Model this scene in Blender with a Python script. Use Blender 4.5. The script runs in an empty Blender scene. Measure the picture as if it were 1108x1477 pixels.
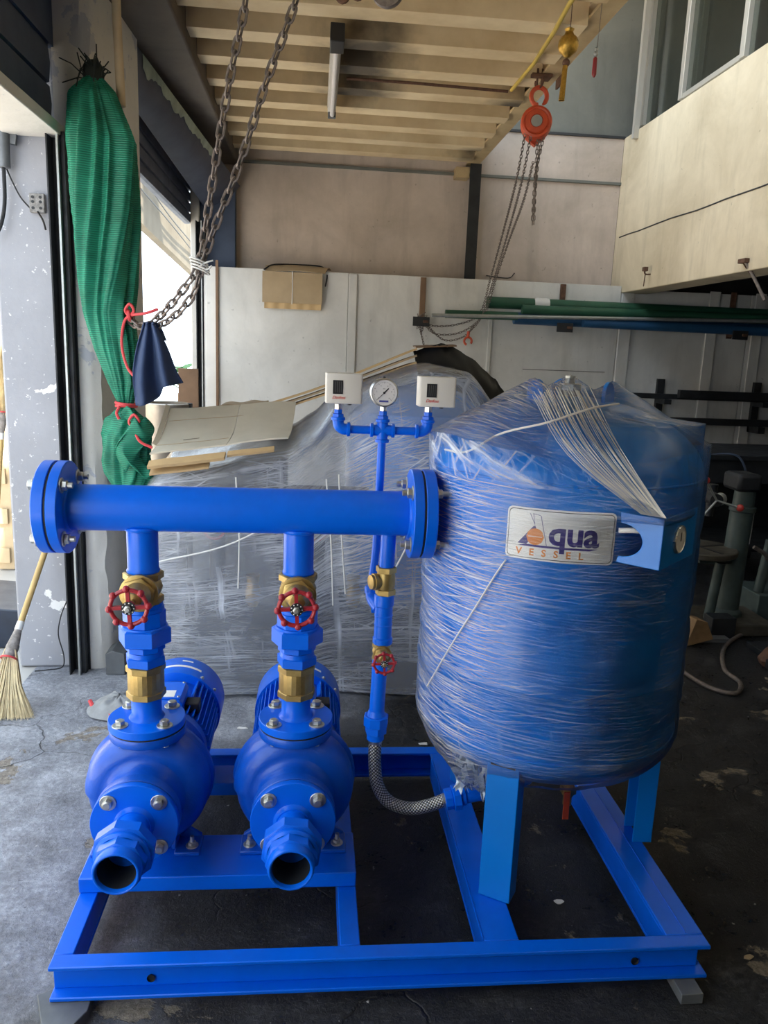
import bpy, bmesh, math, random
from math import sin, cos, pi, radians, atan2, sqrt
from mathutils import Vector, Matrix, noise

random.seed(7)
SC = bpy.context.scene
COL = SC.collection

# ------------------------------------------------------------------ camera, sky, light, exposure
cam_data = bpy.data.cameras.new('camera')
cam_data.sensor_fit = 'VERTICAL'
cam_data.sensor_height = 24.0
cam_data.lens = 1126.84 * 24.0 / 1477.0
cam_data.clip_start = 0.02
cam = bpy.data.objects.new('camera', cam_data)
COL.objects.link(cam)
yaw, pitch, roll = radians(5.472), radians(11.728), radians(2.261)
fwd = Vector((sin(yaw) * cos(pitch), cos(yaw) * cos(pitch), -sin(pitch)))
rgt = Vector((cos(yaw), -sin(yaw), 0))
dwn = fwd.cross(rgt)
r_ = rgt * cos(roll) - dwn * sin(roll)
d_ = rgt * sin(roll) + dwn * cos(roll)
cam.matrix_world = Matrix(((r_.x, -d_.x, -fwd.x, 0), (r_.y, -d_.y, -fwd.y, 0), (r_.z, -d_.z, -fwd.z, 1.5), (0, 0, 0, 1)))
SC.camera = cam

world = bpy.data.worlds.new('overcast_sky')
SC.world = world
world.use_nodes = True
bg = world.node_tree.nodes['Background']
bg.inputs[0].default_value = (0.76, 0.88, 1.0, 1)
bg.inputs[1].default_value = 4.0

sun_d = bpy.data.lights.new('sun', 'SUN')
sun_d.energy = 30.0
sun_d.angle = radians(1.5)
sun_d.color = (1.0, 0.90, 0.76)
sun = bpy.data.objects.new('sun', sun_d)
COL.objects.link(sun)
sun.rotation_euler = Vector((-0.25, 0.62, -1.0)).to_track_quat('-Z', 'Y').to_euler()


def portal(name, loc, sx, sy, direction):
    # guides the sampling of the sky through an opening of the room; gives no light of its own
    d = bpy.data.lights.new(name, 'AREA')
    d.shape = 'RECTANGLE'; d.size = sx; d.size_y = sy
    d.cycles.is_portal = True
    o = bpy.data.objects.new(name, d); COL.objects.link(o)
    o.location = loc
    o.rotation_euler = Vector(direction).to_track_quat('-Z', 'Y').to_euler()


portal('sky_portal', (-1.3, 1.5, 1.2), 4.0, 2.4, (1, 0, 0))
portal('sky_portal', (-1.3, 5.4, 1.25), 2.5, 2.4, (1, 0, 0))

SC.view_settings.view_transform = 'Standard'
SC.view_settings.look = 'None'
SC.view_settings.gamma = 1
SC.view_settings.use_curve_mapping = False
SC.view_settings.exposure = 0.0


# ------------------------------------------------------------------ mesh building
class MB:
    def __init__(self):
        self.v = []; self.f = []

    def add(self, vs, fs):
        o = len(self.v)
        self.v += [Vector(p) for p in vs]
        self.f += [tuple(i + o for i in f) for f in fs]
        return self

    def box(self, c, s, M=None):
        x, y, z = s[0] / 2, s[1] / 2, s[2] / 2
        vs = [Vector((a * x, b * y, d * z)) for a in (-1, 1) for b in (-1, 1) for d in (-1, 1)]
        c = Vector(c)
        vs = [(M @ p if M else p) + c for p in vs]
        return self.add(vs, [(0, 1, 3, 2), (4, 6, 7, 5), (0, 4, 5, 1), (2, 3, 7, 6), (0, 2, 6, 4), (1, 5, 7, 3)])

    def bb(self, x0, x1, y0, y1, z0, z1):
        return self.box(((x0 + x1) / 2, (y0 + y1) / 2, (z0 + z1) / 2), (x1 - x0, y1 - y0, z1 - z0))

    def bar(self, a, b, w, h, up=(0, 0, 1)):
        a, b = Vector(a), Vector(b); d = b - a
        y = d.normalized(); x = y.cross(Vector(up))
        if x.length < 1e-4: x = y.cross(Vector((1, 0, 0)))
        x.normalize(); z = x.cross(y)
        M = Matrix((x, y, z)).transposed()
        return self.box((a + b) / 2, (w, d.length, h), M)

    @staticmethod
    def frame(ax):
        ax = Vector(ax).normalized()
        t = Vector((0, 0, 1)) if abs(ax.z) < .9 else Vector((1, 0, 0))
        u = t.cross(ax).normalized(); w = ax.cross(u)
        return u, w, ax

    def lathe(self, prof, o=(0, 0, 0), ax=(0, 0, 1), n=32, a0=0.0, cap=True):
        # prof: list of (radius, height along axis)
        o = Vector(o); u, w, ax = self.frame(ax)
        vs = []; fs = []
        rings = []
        for r, h in prof:
            if r < 1e-6:
                rings.append([len(vs)]); vs.append(o + ax * h)
            else:
                rings.append(list(range(len(vs), len(vs) + n)))
                for i in range(n):
                    t = a0 + 2 * pi * i / n
                    vs.append(o + ax * h + (u * cos(t) + w * sin(t)) * r)
        for A, B in zip(rings, rings[1:]):
            for i in range(n):
                j = (i + 1) % n
                if len(A) == 1 and len(B) == 1: continue
                if len(A) == 1: fs.append((A[0], B[i], B[j]))
                elif len(B) == 1: fs.append((A[i], A[j], B[0]))
                else: fs.append((A[i], A[j], B[j], B[i]))
        if cap:
            for R in (rings[0], rings[-1]):
                if len(R) > 1: fs.append(tuple(R))
        return self.add(vs, fs)

    def cyl(self, a, b, r0, r1=None, n=24, a0=0.0):
        a, b = Vector(a), Vector(b)
        r1 = r0 if r1 is None else r1
        return self.lathe([(r0, 0), (r1, (b - a).length)], a, b - a, n, a0)

    def hexa(self, a, b, r, ch=0.12, a0=0.0, n=6):
        # hexagon (chamfered) with corner radius r
        a, b = Vector(a), Vector(b); L = (b - a).length; c = min(r * ch, L * .3)
        return self.lathe([(r - c, 0), (r, c * .6), (r, L - c * .6), (r - c, L)], a, b - a, n, a0)

    def tube(self, pts, r, n=10, closed=False, cap=True):
        pts = [Vector(p) for p in pts]; m = len(pts)
        rs = r if isinstance(r, (list, tuple)) else [r] * m
        tang = []
        for i in range(m):
            a = pts[i - 1] if (i > 0 or closed) else pts[i]
            b = pts[(i + 1) % m] if (i < m - 1 or closed) else pts[i]
            tang.append((b - a).normalized())
        u, _, _ = self.frame(tang[0])
        vs = []; fs = []
        for i in range(m):
            t = tang[i]
            u = (u - t * u.dot(t)).normalized(); w = t.cross(u)
            for k in range(n):
                an = 2 * pi * k / n
                vs.append(pts[i] + (u * cos(an) + w * sin(an)) * rs[i])
        mm = m if closed else m - 1
        for i in range(mm):
            for k in range(n):
                k2 = (k + 1) % n; i2 = (i + 1) % m
                fs.append((i * n + k, i * n + k2, i2 * n + k2, i2 * n + k))
        if not closed and cap:
            fs.append(tuple(range(n))); fs.append(tuple((m - 1) * n + k for k in range(n)))
        return self.add(vs, fs)

    def torus(self, c, ax, R, r, n=32, m=8):
        c = Vector(c); u, w, ax = self.frame(ax)
        return self.tube([c + (u * cos(2 * pi * i / n) + w * sin(2 * pi * i / n)) * R for i in range(n)], r, m, True)

    def ball(self, c, r, nu=16, nv=10, s=(1, 1, 1)):
        o = len(self.v)
        prof = [(r * sin(pi * i / nv), -r * cos(pi * i / nv)) for i in range(nv + 1)]
        prof[0] = (0, -r); prof[-1] = (0, r)
        self.lathe(prof, (0, 0, 0), (0, 0, 1), nu)
        for i in range(o, len(self.v)):
            p = self.v[i]; self.v[i] = Vector((p.x * s[0] + c[0], p.y * s[1] + c[1], p.z * s[2] + c[2]))
        return self

    def prism(self, poly, o, ux, uy, depth):
        # 2-D polygon in the plane (ux, uy) at o, extruded along ux x uy by depth
        o, ux, uy = Vector(o), Vector(ux), Vector(uy); nrm = ux.cross(uy).normalized() * depth
        n = len(poly)
        a = [o + ux * p[0] + uy * p[1] for p in poly]
        vs = a + [p + nrm for p in a]
        fs = [tuple(range(n - 1, -1, -1)), tuple(range(n, 2 * n))]
        fs += [(i, (i + 1) % n, n + (i + 1) % n, n + i) for i in range(n)]
        return self.add(vs, fs)

    def grid(self, fn, nu, nv, closed_u=False):
        vs = []; fs = []
        cu = nu if closed_u else nu + 1
        for j in range(nv + 1):
            for i in range(cu): vs.append(Vector(fn(i / nu, j / nv)))
        for j in range(nv):
            for i in range(nu):
                i2 = (i + 1) % cu
                fs.append((j * cu + i, j * cu + i2, (j + 1) * cu + i2, (j + 1) * cu + i))
        return self.add(vs, fs)

    def sheet(self, fn, nu, nv, t):
        # closed slab of thickness t that follows fn(u, v)
        P = [[Vector(fn(i / nu, j / nv)) for i in range(nu + 1)] for j in range(nv + 1)]
        w = nu + 1; top = []; bot = []
        for j in range(nv + 1):
            for i in range(nu + 1):
                du = P[j][min(i + 1, nu)] - P[j][max(i - 1, 0)]; dv = P[min(j + 1, nv)][i] - P[max(j - 1, 0)][i]
                nn = du.cross(dv)
                nn = nn.normalized() if nn.length > 1e-9 else Vector((0, 0, 1))
                top.append(P[j][i] + nn * t / 2); bot.append(P[j][i] - nn * t / 2)
        N = len(top); fs = []
        for j in range(nv):
            for i in range(nu):
                a = j * w + i
                fs.append((a, a + 1, a + w + 1, a + w)); fs.append((N + a, N + a + w, N + a + w + 1, N + a + 1))
        rim = [i for i in range(nu)] + [j * w + nu for j in range(nv)] + [nv * w + i for i in range(nu, 0, -1)] + [j * w for j in range(nv, 0, -1)]
        for k, a in enumerate(rim):
            b = rim[(k + 1) % len(rim)]
            fs.append((a, N + a, N + b, b))
        return self.add(top + bot, fs)

    def xf(self, M, start=0):
        for i in range(start, len(self.v)): self.v[i] = M @ self.v[i]
        return self

    def mesh(self, name, off=Vector((0, 0, 0)), sharp=35.0):
        me = bpy.data.meshes.new(name)
        me.from_pydata([tuple(p - off) for p in self.v], [], self.f)
        bm = bmesh.new(); bm.from_mesh(me)
        bmesh.ops.recalc_face_normals(bm, faces=bm.faces)
        bm.to_mesh(me); bm.free()
        me.shade_smooth()
        me.set_sharp_from_angle(angle=radians(sharp))
        return me


OFF = {}


def thing(name, label, cat, loc=(0, 0, 0), group=None):
    o = bpy.data.objects.new(name, None); COL.objects.link(o)
    o.empty_display_size = .05
    o.location = loc; o['label'] = label; o['category'] = cat
    if group: o['group'] = group
    OFF[o.name] = Vector(loc)
    return o


def part(name, mb, mat, parent=None, label=None, bevel=0, sharp=35.0, kind=None):
    off = OFF.get(parent.name, Vector((0, 0, 0))) if parent else Vector((0, 0, 0))
    me = mb.mesh(name, off, sharp)
    me.materials.append(mat)
    o = bpy.data.objects.new(name, me); COL.objects.link(o)
    if parent: o.parent = parent
    OFF[o.name] = off
    if label: o['label'] = label
    if kind: o['kind'] = kind
    if bevel:
        m = o.modifiers.new('edge', 'BEVEL'); m.width = bevel; m.segments = 2; m.limit_method = 'ANGLE'; m.angle_limit = radians(40)
        m.harden_normals = False
    return o


def solo(name, mb, mat, label, cat, group=None, bevel=0, sharp=35.0):
    # a thing that is one mesh; its origin stays at the middle of its base
    lo = Vector((min(p.x for p in mb.v), min(p.y for p in mb.v), min(p.z for p in mb.v)))
    hi = Vector((max(p.x for p in mb.v), max(p.y for p in mb.v), 0))
    base = Vector(((lo.x + hi.x) / 2, (lo.y + hi.y) / 2, lo.z))
    me = mb.mesh(name, base, sharp); me.materials.append(mat)
    o = bpy.data.objects.new(name, me); COL.objects.link(o)
    o.location = base; OFF[o.name] = base
    o['label'] = label; o['category'] = cat
    if group: o['group'] = group
    if bevel:
        m = o.modifiers.new('edge', 'BEVEL'); m.width = bevel; m.segments = 2; m.limit_method = 'ANGLE'; m.angle_limit = radians(40)
    return o


def struct(name, mb, mat, bevel=0, parent=None, label=None):
    o = part(name, mb, mat, parent, label, bevel)
    o['kind'] = 'structure'
    return o


CACHE = {}


def put(name, key, maker, mat, parent, M, label=None):
    # an alike piece: shares its mesh with every other piece of the same key; M places it in the world
    if key not in CACHE:
        me = maker().mesh(name); me.materials.append(mat); CACHE[key] = me
    o = bpy.data.objects.new(name, CACHE[key]); COL.objects.link(o)
    off = OFF.get(parent.name, Vector((0, 0, 0)))
    o.parent = parent
    o.matrix_local = Matrix.Translation(-off) @ M
    OFF[o.name] = off
    if label: o['label'] = label
    return o


def along(p, ax, spin=0.0):
    u, w, a = MB.frame(ax)
    R3 = Matrix((u, w, a)).transposed().to_4x4()
    return Matrix.Translation(Vector(p)) @ R3 @ Matrix.Rotation(spin, 4, 'Z')


def dup_tree(root, delta, label=None, name=None):
    r = root.copy(); COL.objects.link(r); r.location = root.location + Vector(delta)
    if label: r['label'] = label
    def rec(src, dst):
        for ch in list(src.children):
            c = ch.copy(); COL.objects.link(c); c.parent = dst
            rec(ch, c)
    rec(root, r)
    return r


def text(string, size, M, mat, parent, name='lettering', warp=None, shear=0, extr=0.0006, align='LEFT', space=1.0, bold=0.0):
    cu = bpy.data.curves.new(name, 'FONT')
    cu.body = string; cu.size = size; cu.extrude = extr; cu.shear = shear; cu.align_x = align; cu.space_character = space
    cu.offset = bold
    cu.resolution_u = 3
    tmp = bpy.data.objects.new(name, cu)
    me = bpy.data.meshes.new_from_object(tmp)
    bpy.data.objects.remove(tmp); bpy.data.curves.remove(cu)
    me.name = name
    off = OFF.get(parent.name, Vector((0, 0, 0)))
    for v in me.vertices:
        p = M @ v.co if M else v.co.copy()
        if warp: p = warp(p)
        v.co = p - off
    me.materials.clear(); me.materials.append(mat)
    o = bpy.data.objects.new(name, me); COL.objects.link(o)
    o.parent = parent; OFF[o.name] = off
    return o


# ------------------------------------------------------------------ materials
def new_mat(name):
    m = bpy.data.materials.new(name); m.use_nodes = True
    nt = m.node_tree
    return m, nt, nt.nodes['Principled BSDF']


def N(nt, t, **kw):
    n = nt.nodes.new(t)
    for k, v in kw.items():
        if k.startswith('i_'):
            n.inputs[k[2:]].default_value = v
        else: setattr(n, k, v)
    return n


def coords(nt, scale=(1, 1, 1), rot=(0, 0, 0), src='Object'):
    tc = N(nt, 'ShaderNodeTexCoord'); mp = N(nt, 'ShaderNodeMapping')
    mp.inputs['Scale'].default_value = scale; mp.inputs['Rotation'].default_value = rot
    nt.links.new(tc.outputs[src], mp.inputs[0])
    return mp.outputs[0]


def noise_tex(nt, vec, scale, detail=4, rough=.55, dist=0):
    n = N(nt, 'ShaderNodeTexNoise')
    n.inputs['Scale'].default_value = scale; n.inputs['Detail'].default_value = detail
    n.inputs['Roughness'].default_value = rough; n.inputs['Distortion'].default_value = dist
    nt.links.new(vec, n.inputs['Vector'])
    return n.outputs['Fac']


def ramp(nt, fac, stops):
    r = N(nt, 'ShaderNodeValToRGB')
    e = r.color_ramp.elements
    while len(e) < len(stops): e.new(.5)
    for el, (p, c) in zip(e, stops):
        el.position = p
        el.color = (c, c, c, 1) if isinstance(c, (int, float)) else (*c, 1)
    nt.links.new(fac, r.inputs[0])
    return r.outputs[0]


def mixc(nt, fac, a, b, mode='MIX'):
    m = N(nt, 'ShaderNodeMix', data_type='RGBA', blend_type=mode)
    for sock, val in ((m.inputs[0], fac), (m.inputs[6], a), (m.inputs[7], b)):
        if hasattr(val, 'is_output'): nt.links.new(val, sock)
        elif isinstance(val, (int, float)): sock.default_value = val
        else: sock.default_value = (*val, 1)
    return m.outputs[2]


def math_n(nt, op, a, b=None, clamp=False):
    m = N(nt, 'ShaderNodeMath', operation=op); m.use_clamp = clamp
    for sock, val in ((m.inputs[0], a), (m.inputs[1], b)):
        if val is None: continue
        if hasattr(val, 'is_output'): nt.links.new(val, sock)
        else: sock.default_value = val
    return m.outputs[0]


def bump(nt, h, bs, strength=.3, dist=.01):
    b = N(nt, 'ShaderNodeBump'); b.inputs['Strength'].default_value = strength; b.inputs['Distance'].default_value = dist
    nt.links.new(h, b.inputs['Height']); nt.links.new(b.outputs[0], bs.inputs['Normal'])


def pbr(name, col, rough=.5, metal=0.0, coat=0.0, var=0.0, vs=6.0, bmp=0.0, bs=60.0, dark=None, spec=.5, src='Object'):
    m, nt, b = new_mat(name)
    b.inputs['Base Color'].default_value = (*col, 1)
    b.inputs['Roughness'].default_value = rough; b.inputs['Metallic'].default_value = metal
    b.inputs['Coat Weight'].default_value = coat; b.inputs['Coat Roughness'].default_value = .08
    b.inputs['Specular IOR Level'].default_value = spec
    if var or bmp:
        vec = coords(nt, src=src)
    if var:
        f = noise_tex(nt, vec, vs, 5, .6)
        dk = dark or tuple(c * (1 - var) for c in col)
        nt.links.new(ramp(nt, f, [(.3, dk), (.7, col)]), b.inputs['Base Color'])
        rr = ramp(nt, f, [(.3, min(1, rough + .12)), (.7, rough)])
        nt.links.new(rr, b.inputs['Roughness'])
    if bmp:
        bump(nt, noise_tex(nt, vec, bs, 4, .6), b, bmp, .004)
    return m


BLUE = pbr('blue_enamel', (0.0, 0.135, 0.80), .28, coat=.1, spec=.3, var=.12, vs=9, bmp=.06, bs=35)
CASTBLUE = pbr('blue_cast_enamel', (0.0, 0.088, 0.54), .34, coat=.2, spec=.4, var=.15, vs=20, bmp=.22, bs=150)
TANKBLUE = pbr('tank_blue_enamel', (0.0, 0.185, 0.66), .3, coat=.2, spec=.4, var=.08, vs=4, bmp=.04, bs=30)
BRASS = pbr('brass', (0.52, 0.36, 0.13), .36, metal=.85, var=.25, vs=40, bmp=.1, bs=120)
ZINC = pbr('zinc_steel', (0.62, 0.62, 0.58), .34, metal=.9, var=.3, vs=60)
STEEL = pbr('stainless', (0.66, 0.66, 0.66), .25, metal=1.0, var=.1, vs=30)
BLACK = pbr('black_rubber', (0.012, 0.012, 0.013), .6)
DARKMETAL = pbr('dark_steel', (0.03, 0.032, 0.036), .5, metal=.3, var=.4, vs=12, bmp=.1, bs=80)
NAVY = pbr('navy_shutter', (0.04, 0.062, 0.115), .5, var=.25, vs=5)
RED = pbr('red_enamel', (0.42, 0.018, 0.03), .35, coat=.2, var=.25, vs=60)
ORANGE = pbr('orange_enamel', (0.62, 0.085, 0.03), .4, var=.3, vs=20)
WHITEP = pbr('white_plastic', (0.66, 0.63, 0.58), .45)
DIAL = pbr('dial_face', (0.68, 0.66, 0.66), .4)
INK = pbr('black_ink', (0.01, 0.01, 0.012), .5)
REDINK = pbr('red_ink', (0.65, 0.06, 0.04), .5)
PURPLE = pbr('purple_ink', (0.045, 0.03, 0.22), .45)
ORANGEINK = pbr('orange_ink', (0.78, 0.28, 0.06), .45)
PLATE = pbr('sticker_white', (0.86, 0.85, 0.82), .35)
CHAIN = pbr('chain_steel', (0.24, 0.20, 0.18), .5, metal=.5, var=.45, vs=60)
RUST = pbr('rusty_steel', (0.16, 0.08, 0.05), .7, metal=.2, var=.5, vs=30)
CREAM = pbr('cream_enamel', (0.56, 0.43, 0.24), .5, var=.22, vs=3.5, bmp=.05, bs=40, dark=(0.36, 0.25, 0.13))
JOIST = pbr('joist_paint', (0.84, 0.69, 0.45), .55, var=.4, vs=2.2, dark=(0.56, 0.41, 0.22), bmp=.05, bs=50)
def smoky(m, spots):
    # soot stains of their own shape on the painted steel round the old lamp
    nt = m.node_tree; b = nt.nodes['Principled BSDF']; src = b.inputs['Base Color'].links[0].from_socket
    vec = coords(nt); nf = noise_tex(nt, vec, 7, 4)
    for p, r in spots:
        d = N(nt, 'ShaderNodeVectorMath', operation='DISTANCE'); d.inputs[1].default_value = p
        nt.links.new(vec, d.inputs[0])
        q = math_n(nt, 'ADD', math_n(nt, 'DIVIDE', d.outputs['Value'], r), math_n(nt, 'MULTIPLY', math_n(nt, 'SUBTRACT', nf, .5), .9))
        src = mixc(nt, ramp(nt, q, [(.25, .92), (1.0, 0.0)]), src, (.05, .042, .035))
    nt.links.new(src, b.inputs['Base Color'])


DECKM = pbr('deck_board', (0.76, 0.60, 0.37), .7, var=.4, vs=3)
GOLD = pbr('gold_ornament', (0.55, 0.33, 0.06), .35, metal=.7, var=.4, vs=80, bmp=.4, bs=150)
ROPE = pbr('red_rope', (0.62, 0.06, 0.07), .6)
WHITETIE = pbr('white_tie', (0.7, 0.7, 0.68), .6)
CARD = pbr('cardboard', (0.44, 0.33, 0.20), .75, var=.14, vs=8, bmp=.05, bs=50)
CARDGREY = pbr('cardboard_weathered', (0.62, 0.575, 0.47), .75, var=.12, vs=7, bmp=.05, bs=50)
CARDEDGE = pbr('cardboard_fold', (0.58, 0.40, 0.20), .7, var=.15, vs=10)
WOOD = pbr('pale_wood', (0.62, 0.48, 0.30), .65, var=.25, vs=6, bmp=.05, bs=60)
BROWNWOOD = pbr('brown_board', (0.22, 0.13, 0.075), .65, var=.3, vs=5)
BAMBOO = pbr('bamboo', (0.62, 0.42, 0.16), .5, var=.25, vs=10)
STRAW = pbr('straw', (0.80, 0.66, 0.40), .75, var=.3, vs=40)
CLOTH = pbr('navy_cloth', (0.03, 0.055, 0.13), .85, var=.25, vs=8, bmp=.2, bs=300)
GREENPIPE = pbr('green_pipe', (0.02, 0.10, 0.055), .45, var=.35, vs=4)
BLUEPIPE = pbr('blue_pipe', (0.02, 0.09, 0.21), .45, var=.3, vs=4)
GALV = pbr('galvanised', (0.45, 0.47, 0.46), .4, metal=.6, var=.2, vs=20)
GREYBOX = pbr('grey_steel_offcut', (0.16, 0.17, 0.18), .5, metal=.3, var=.3, vs=12)
TARP = pbr('black_sheet', (0.010, 0.011, 0.014), .55, spec=.25, bmp=.3, bs=12)
MACHINE = pbr('machine_green', (0.06, 0.085, 0.08), .5, var=.4, vs=10)
IRON = pbr('worn_cast_iron', (0.13, 0.115, 0.09), .5, metal=.5, var=.4, vs=16)
LEAF = pbr('leaf', (0.05, 0.20, 0.025), .5, var=.3, vs=5)
ALU = pbr('window_aluminium', (0.50, 0.48, 0.43), .4, metal=.4)
SHEETM = pbr('hood_sheet', (0.05, 0.062, 0.10), .5, var=.3, vs=4)
NETDARK = pbr('net_knot', (0.02, 0.025, 0.02), .9)


def wall_mat(name, base, stain, rough=.8, low=.35, high=.65, crack=.5):
    m, nt, b = new_mat(name)
    vec = coords(nt)
    f = noise_tex(nt, vec, 1.3, 8, .65, .4)
    c1 = ramp(nt, f, [(low, stain), (high, base)])
    st = noise_tex(nt, coords(nt, (3.0, 3.0, .5)), 2.5, 6, .6)
    c2 = mixc(nt, ramp(nt, st, [(.52, 0.0), (.75, .45)]), c1, tuple(s * .7 for s in stain))
    sp = noise_tex(nt, vec, 28, 3, .5)
    c3 = mixc(nt, ramp(nt, sp, [(.70, 0.0), (.76, .5)]), c2, tuple(s * .45 for s in stain))
    nt.links.new(c3, b.inputs['Base Color'])
    b.inputs['Roughness'].default_value = rough
    bump(nt, noise_tex(nt, vec, 14, 8, .65), b, .18, .01)
    return m


WALLUP = wall_mat('plaster_upper', (0.64, 0.54, 0.47), (0.44, 0.37, 0.31))
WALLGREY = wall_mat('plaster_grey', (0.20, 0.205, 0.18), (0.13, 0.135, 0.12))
WALLR = wall_mat('plaster_cream', (0.72, 0.62, 0.45), (0.52, 0.43, 0.29))
PANEL = wall_mat('painted_panel', (0.74, 0.73, 0.70), (0.56, 0.555, 0.53), .6)
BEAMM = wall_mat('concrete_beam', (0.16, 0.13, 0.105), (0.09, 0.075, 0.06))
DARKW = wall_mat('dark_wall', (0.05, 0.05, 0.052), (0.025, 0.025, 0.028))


def peel_mat(name, paint, under, amount=.62, scale=3.2):
    m, nt, b = new_mat(name)
    vec = coords(nt)
    f = noise_tex(nt, vec, scale, 7, .6, .3)
    msk = ramp(nt, f, [(amount, 0.0), (amount + .012, 1.0)])
    v = noise_tex(nt, vec, 2.0, 5, .6)
    c = ramp(nt, v, [(.3, tuple(x * .8 for x in paint)), (.7, paint)])
    c = mixc(nt, msk, c, under)
    sp = noise_tex(nt, vec, 45, 3, .6)
    c = mixc(nt, ramp(nt, sp, [(.66, 0.0), (.70, .7)]), c, under)
    nt.links.new(c, b.inputs['Base Color'])
    b.inputs['Roughness'].default_value = .75
    h = math_n(nt, 'SUBTRACT', noise_tex(nt, vec, 20, 6, .6), msk)
    bump(nt, h, b, .35, .006)
    return m


PILLARG = peel_mat('peeling_grey_paint', (0.36, 0.37, 0.41), (0.78, 0.78, 0.78), .65, 5.5)
PILLARW = peel_mat('peeling_white_paint', (0.66, 0.64, 0.60), (0.42, 0.43, 0.47), .60, 3.5)


def floor_mat():
    m, nt, b = new_mat('workshop_concrete')
    vec = coords(nt)
    # pale wear by the doors, dark coating inside; door light falloff painted in
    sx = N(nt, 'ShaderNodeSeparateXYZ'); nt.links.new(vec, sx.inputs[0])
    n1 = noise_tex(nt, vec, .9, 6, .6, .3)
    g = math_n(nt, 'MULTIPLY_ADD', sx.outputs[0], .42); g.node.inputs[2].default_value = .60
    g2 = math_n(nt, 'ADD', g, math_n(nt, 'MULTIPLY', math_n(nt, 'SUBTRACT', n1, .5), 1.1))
    # the floor tone gets lighter again behind the frame
    rear_tone = math_n(nt, 'MULTIPLY', math_n(nt, 'SUBTRACT', sx.outputs[1], 2.45), .55, True)
    g2 = math_n(nt, 'SUBTRACT', g2, math_n(nt, 'MINIMUM', rear_tone, .42))
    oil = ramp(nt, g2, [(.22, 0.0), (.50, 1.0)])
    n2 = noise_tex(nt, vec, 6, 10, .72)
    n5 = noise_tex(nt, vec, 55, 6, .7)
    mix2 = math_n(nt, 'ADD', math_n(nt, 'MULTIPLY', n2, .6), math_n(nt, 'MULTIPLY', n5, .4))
    worn_lit = ramp(nt, mix2, [(.38, (0.14, 0.15, 0.175)), (.50, (0.27, 0.285, 0.325)), (.62, (0.46, 0.48, 0.54))])  # worn concrete, with the blue of the skylight painted into its tone
    oily_dim = ramp(nt, mix2, [(.38, (0.008, 0.008, 0.009)), (.52, (0.022, 0.022, 0.024)), (.64, (0.075, 0.075, 0.078))])  # dark coating, blackened further to carry the shade of the interior
    c = mixc(nt, oil, worn_lit, oily_dim)
    # bare sandy patches where the coating has come off, and lighter scuffs
    n3 = noise_tex(nt, coords(nt, (1, 1, 1), (0, 0, .7)), 3.4, 8, .64, .3)
    bare = ramp(nt, n3, [(.615, 0.0), (.63, 1.0)])
    c = mixc(nt, math_n(nt, 'MULTIPLY', bare, .8), c, ramp(nt, n5, [(.35, (0.13, 0.105, 0.075)), (.65, (0.33, 0.28, 0.21))]))
    sc = noise_tex(nt, coords(nt, (1, 5, 1), (0, 0, .9)), 7, 6, .7)
    c = mixc(nt, ramp(nt, sc, [(.64, 0.0), (.70, .30)]), c, (0.20, 0.20, 0.205))
    n4 = noise_tex(nt, vec, 42, 3, .6)
    c = mixc(nt, ramp(nt, n4, [(.71, 0.0), (.73, .7)]), c, (0.60, 0.60, 0.58))
    n6 = noise_tex(nt, vec, 30, 3, .6, .5)
    c = mixc(nt, ramp(nt, n6, [(.70, 0.0), (.73, .8)]), c, (0.02, 0.02, 0.022))
    vo = N(nt, 'ShaderNodeTexVoronoi', feature='DISTANCE_TO_EDGE'); vo.inputs['Scale'].default_value = 2.6
    nw = N(nt, 'ShaderNodeTexNoise'); nw.inputs['Scale'].default_value = 4; nw.inputs['Detail'].default_value = 6
    nt.links.new(vec, nw.inputs['Vector'])
    nt.links.new(mixc(nt, .22, vec, nw.outputs['Color']), vo.inputs['Vector'])
    crack = ramp(nt, vo.outputs['Distance'], [(.0, .9), (.010, 0.0)])
    crk = math_n(nt, 'MULTIPLY', crack, ramp(nt, noise_tex(nt, vec, .9, 3), [(.50, 0.0), (.58, 1.0)]))
    c = mixc(nt, crk, c, (0.01, 0.01, 0.01))
    nt.links.new(c, b.inputs['Base Color'])
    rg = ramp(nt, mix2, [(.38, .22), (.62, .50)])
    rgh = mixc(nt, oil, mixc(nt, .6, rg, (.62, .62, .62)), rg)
    rgh = mixc(nt, bare, rgh, (.75, .75, .75))
    b.inputs['Specular IOR Level'].default_value = .38
    nt.links.new(rgh, b.inputs['Roughness'])
    h = math_n(nt, 'ADD', math_n(nt, 'ADD', noise_tex(nt, vec, 16, 10, .75), math_n(nt, 'MULTIPLY', n5, .5)), math_n(nt, 'MULTIPLY', bare, -.3))
    h = math_n(nt, 'SUBTRACT', h, math_n(nt, 'MULTIPLY', crk, .5))
    bump(nt, h, b, .8, .014)
    return m


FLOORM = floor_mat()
SOOT = [((.23, 4.25, 2.99), .30), ((.21, 4.55, 2.99), .30), ((.22, 4.95, 2.99), .32), ((1.15, 5.0, 3.0), .22), ((1.16, 6.2, 2.97), .24)]
smoky(JOIST, SOOT)
smoky(DECKM, SOOT)
STREET = pbr('street_concrete', (0.48, 0.47, 0.45), .85, var=.2, vs=1.5)
HOUSE = pbr('house_paint', (0.62, 0.55, 0.44), .8, var=.15, vs=1.0)


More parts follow.
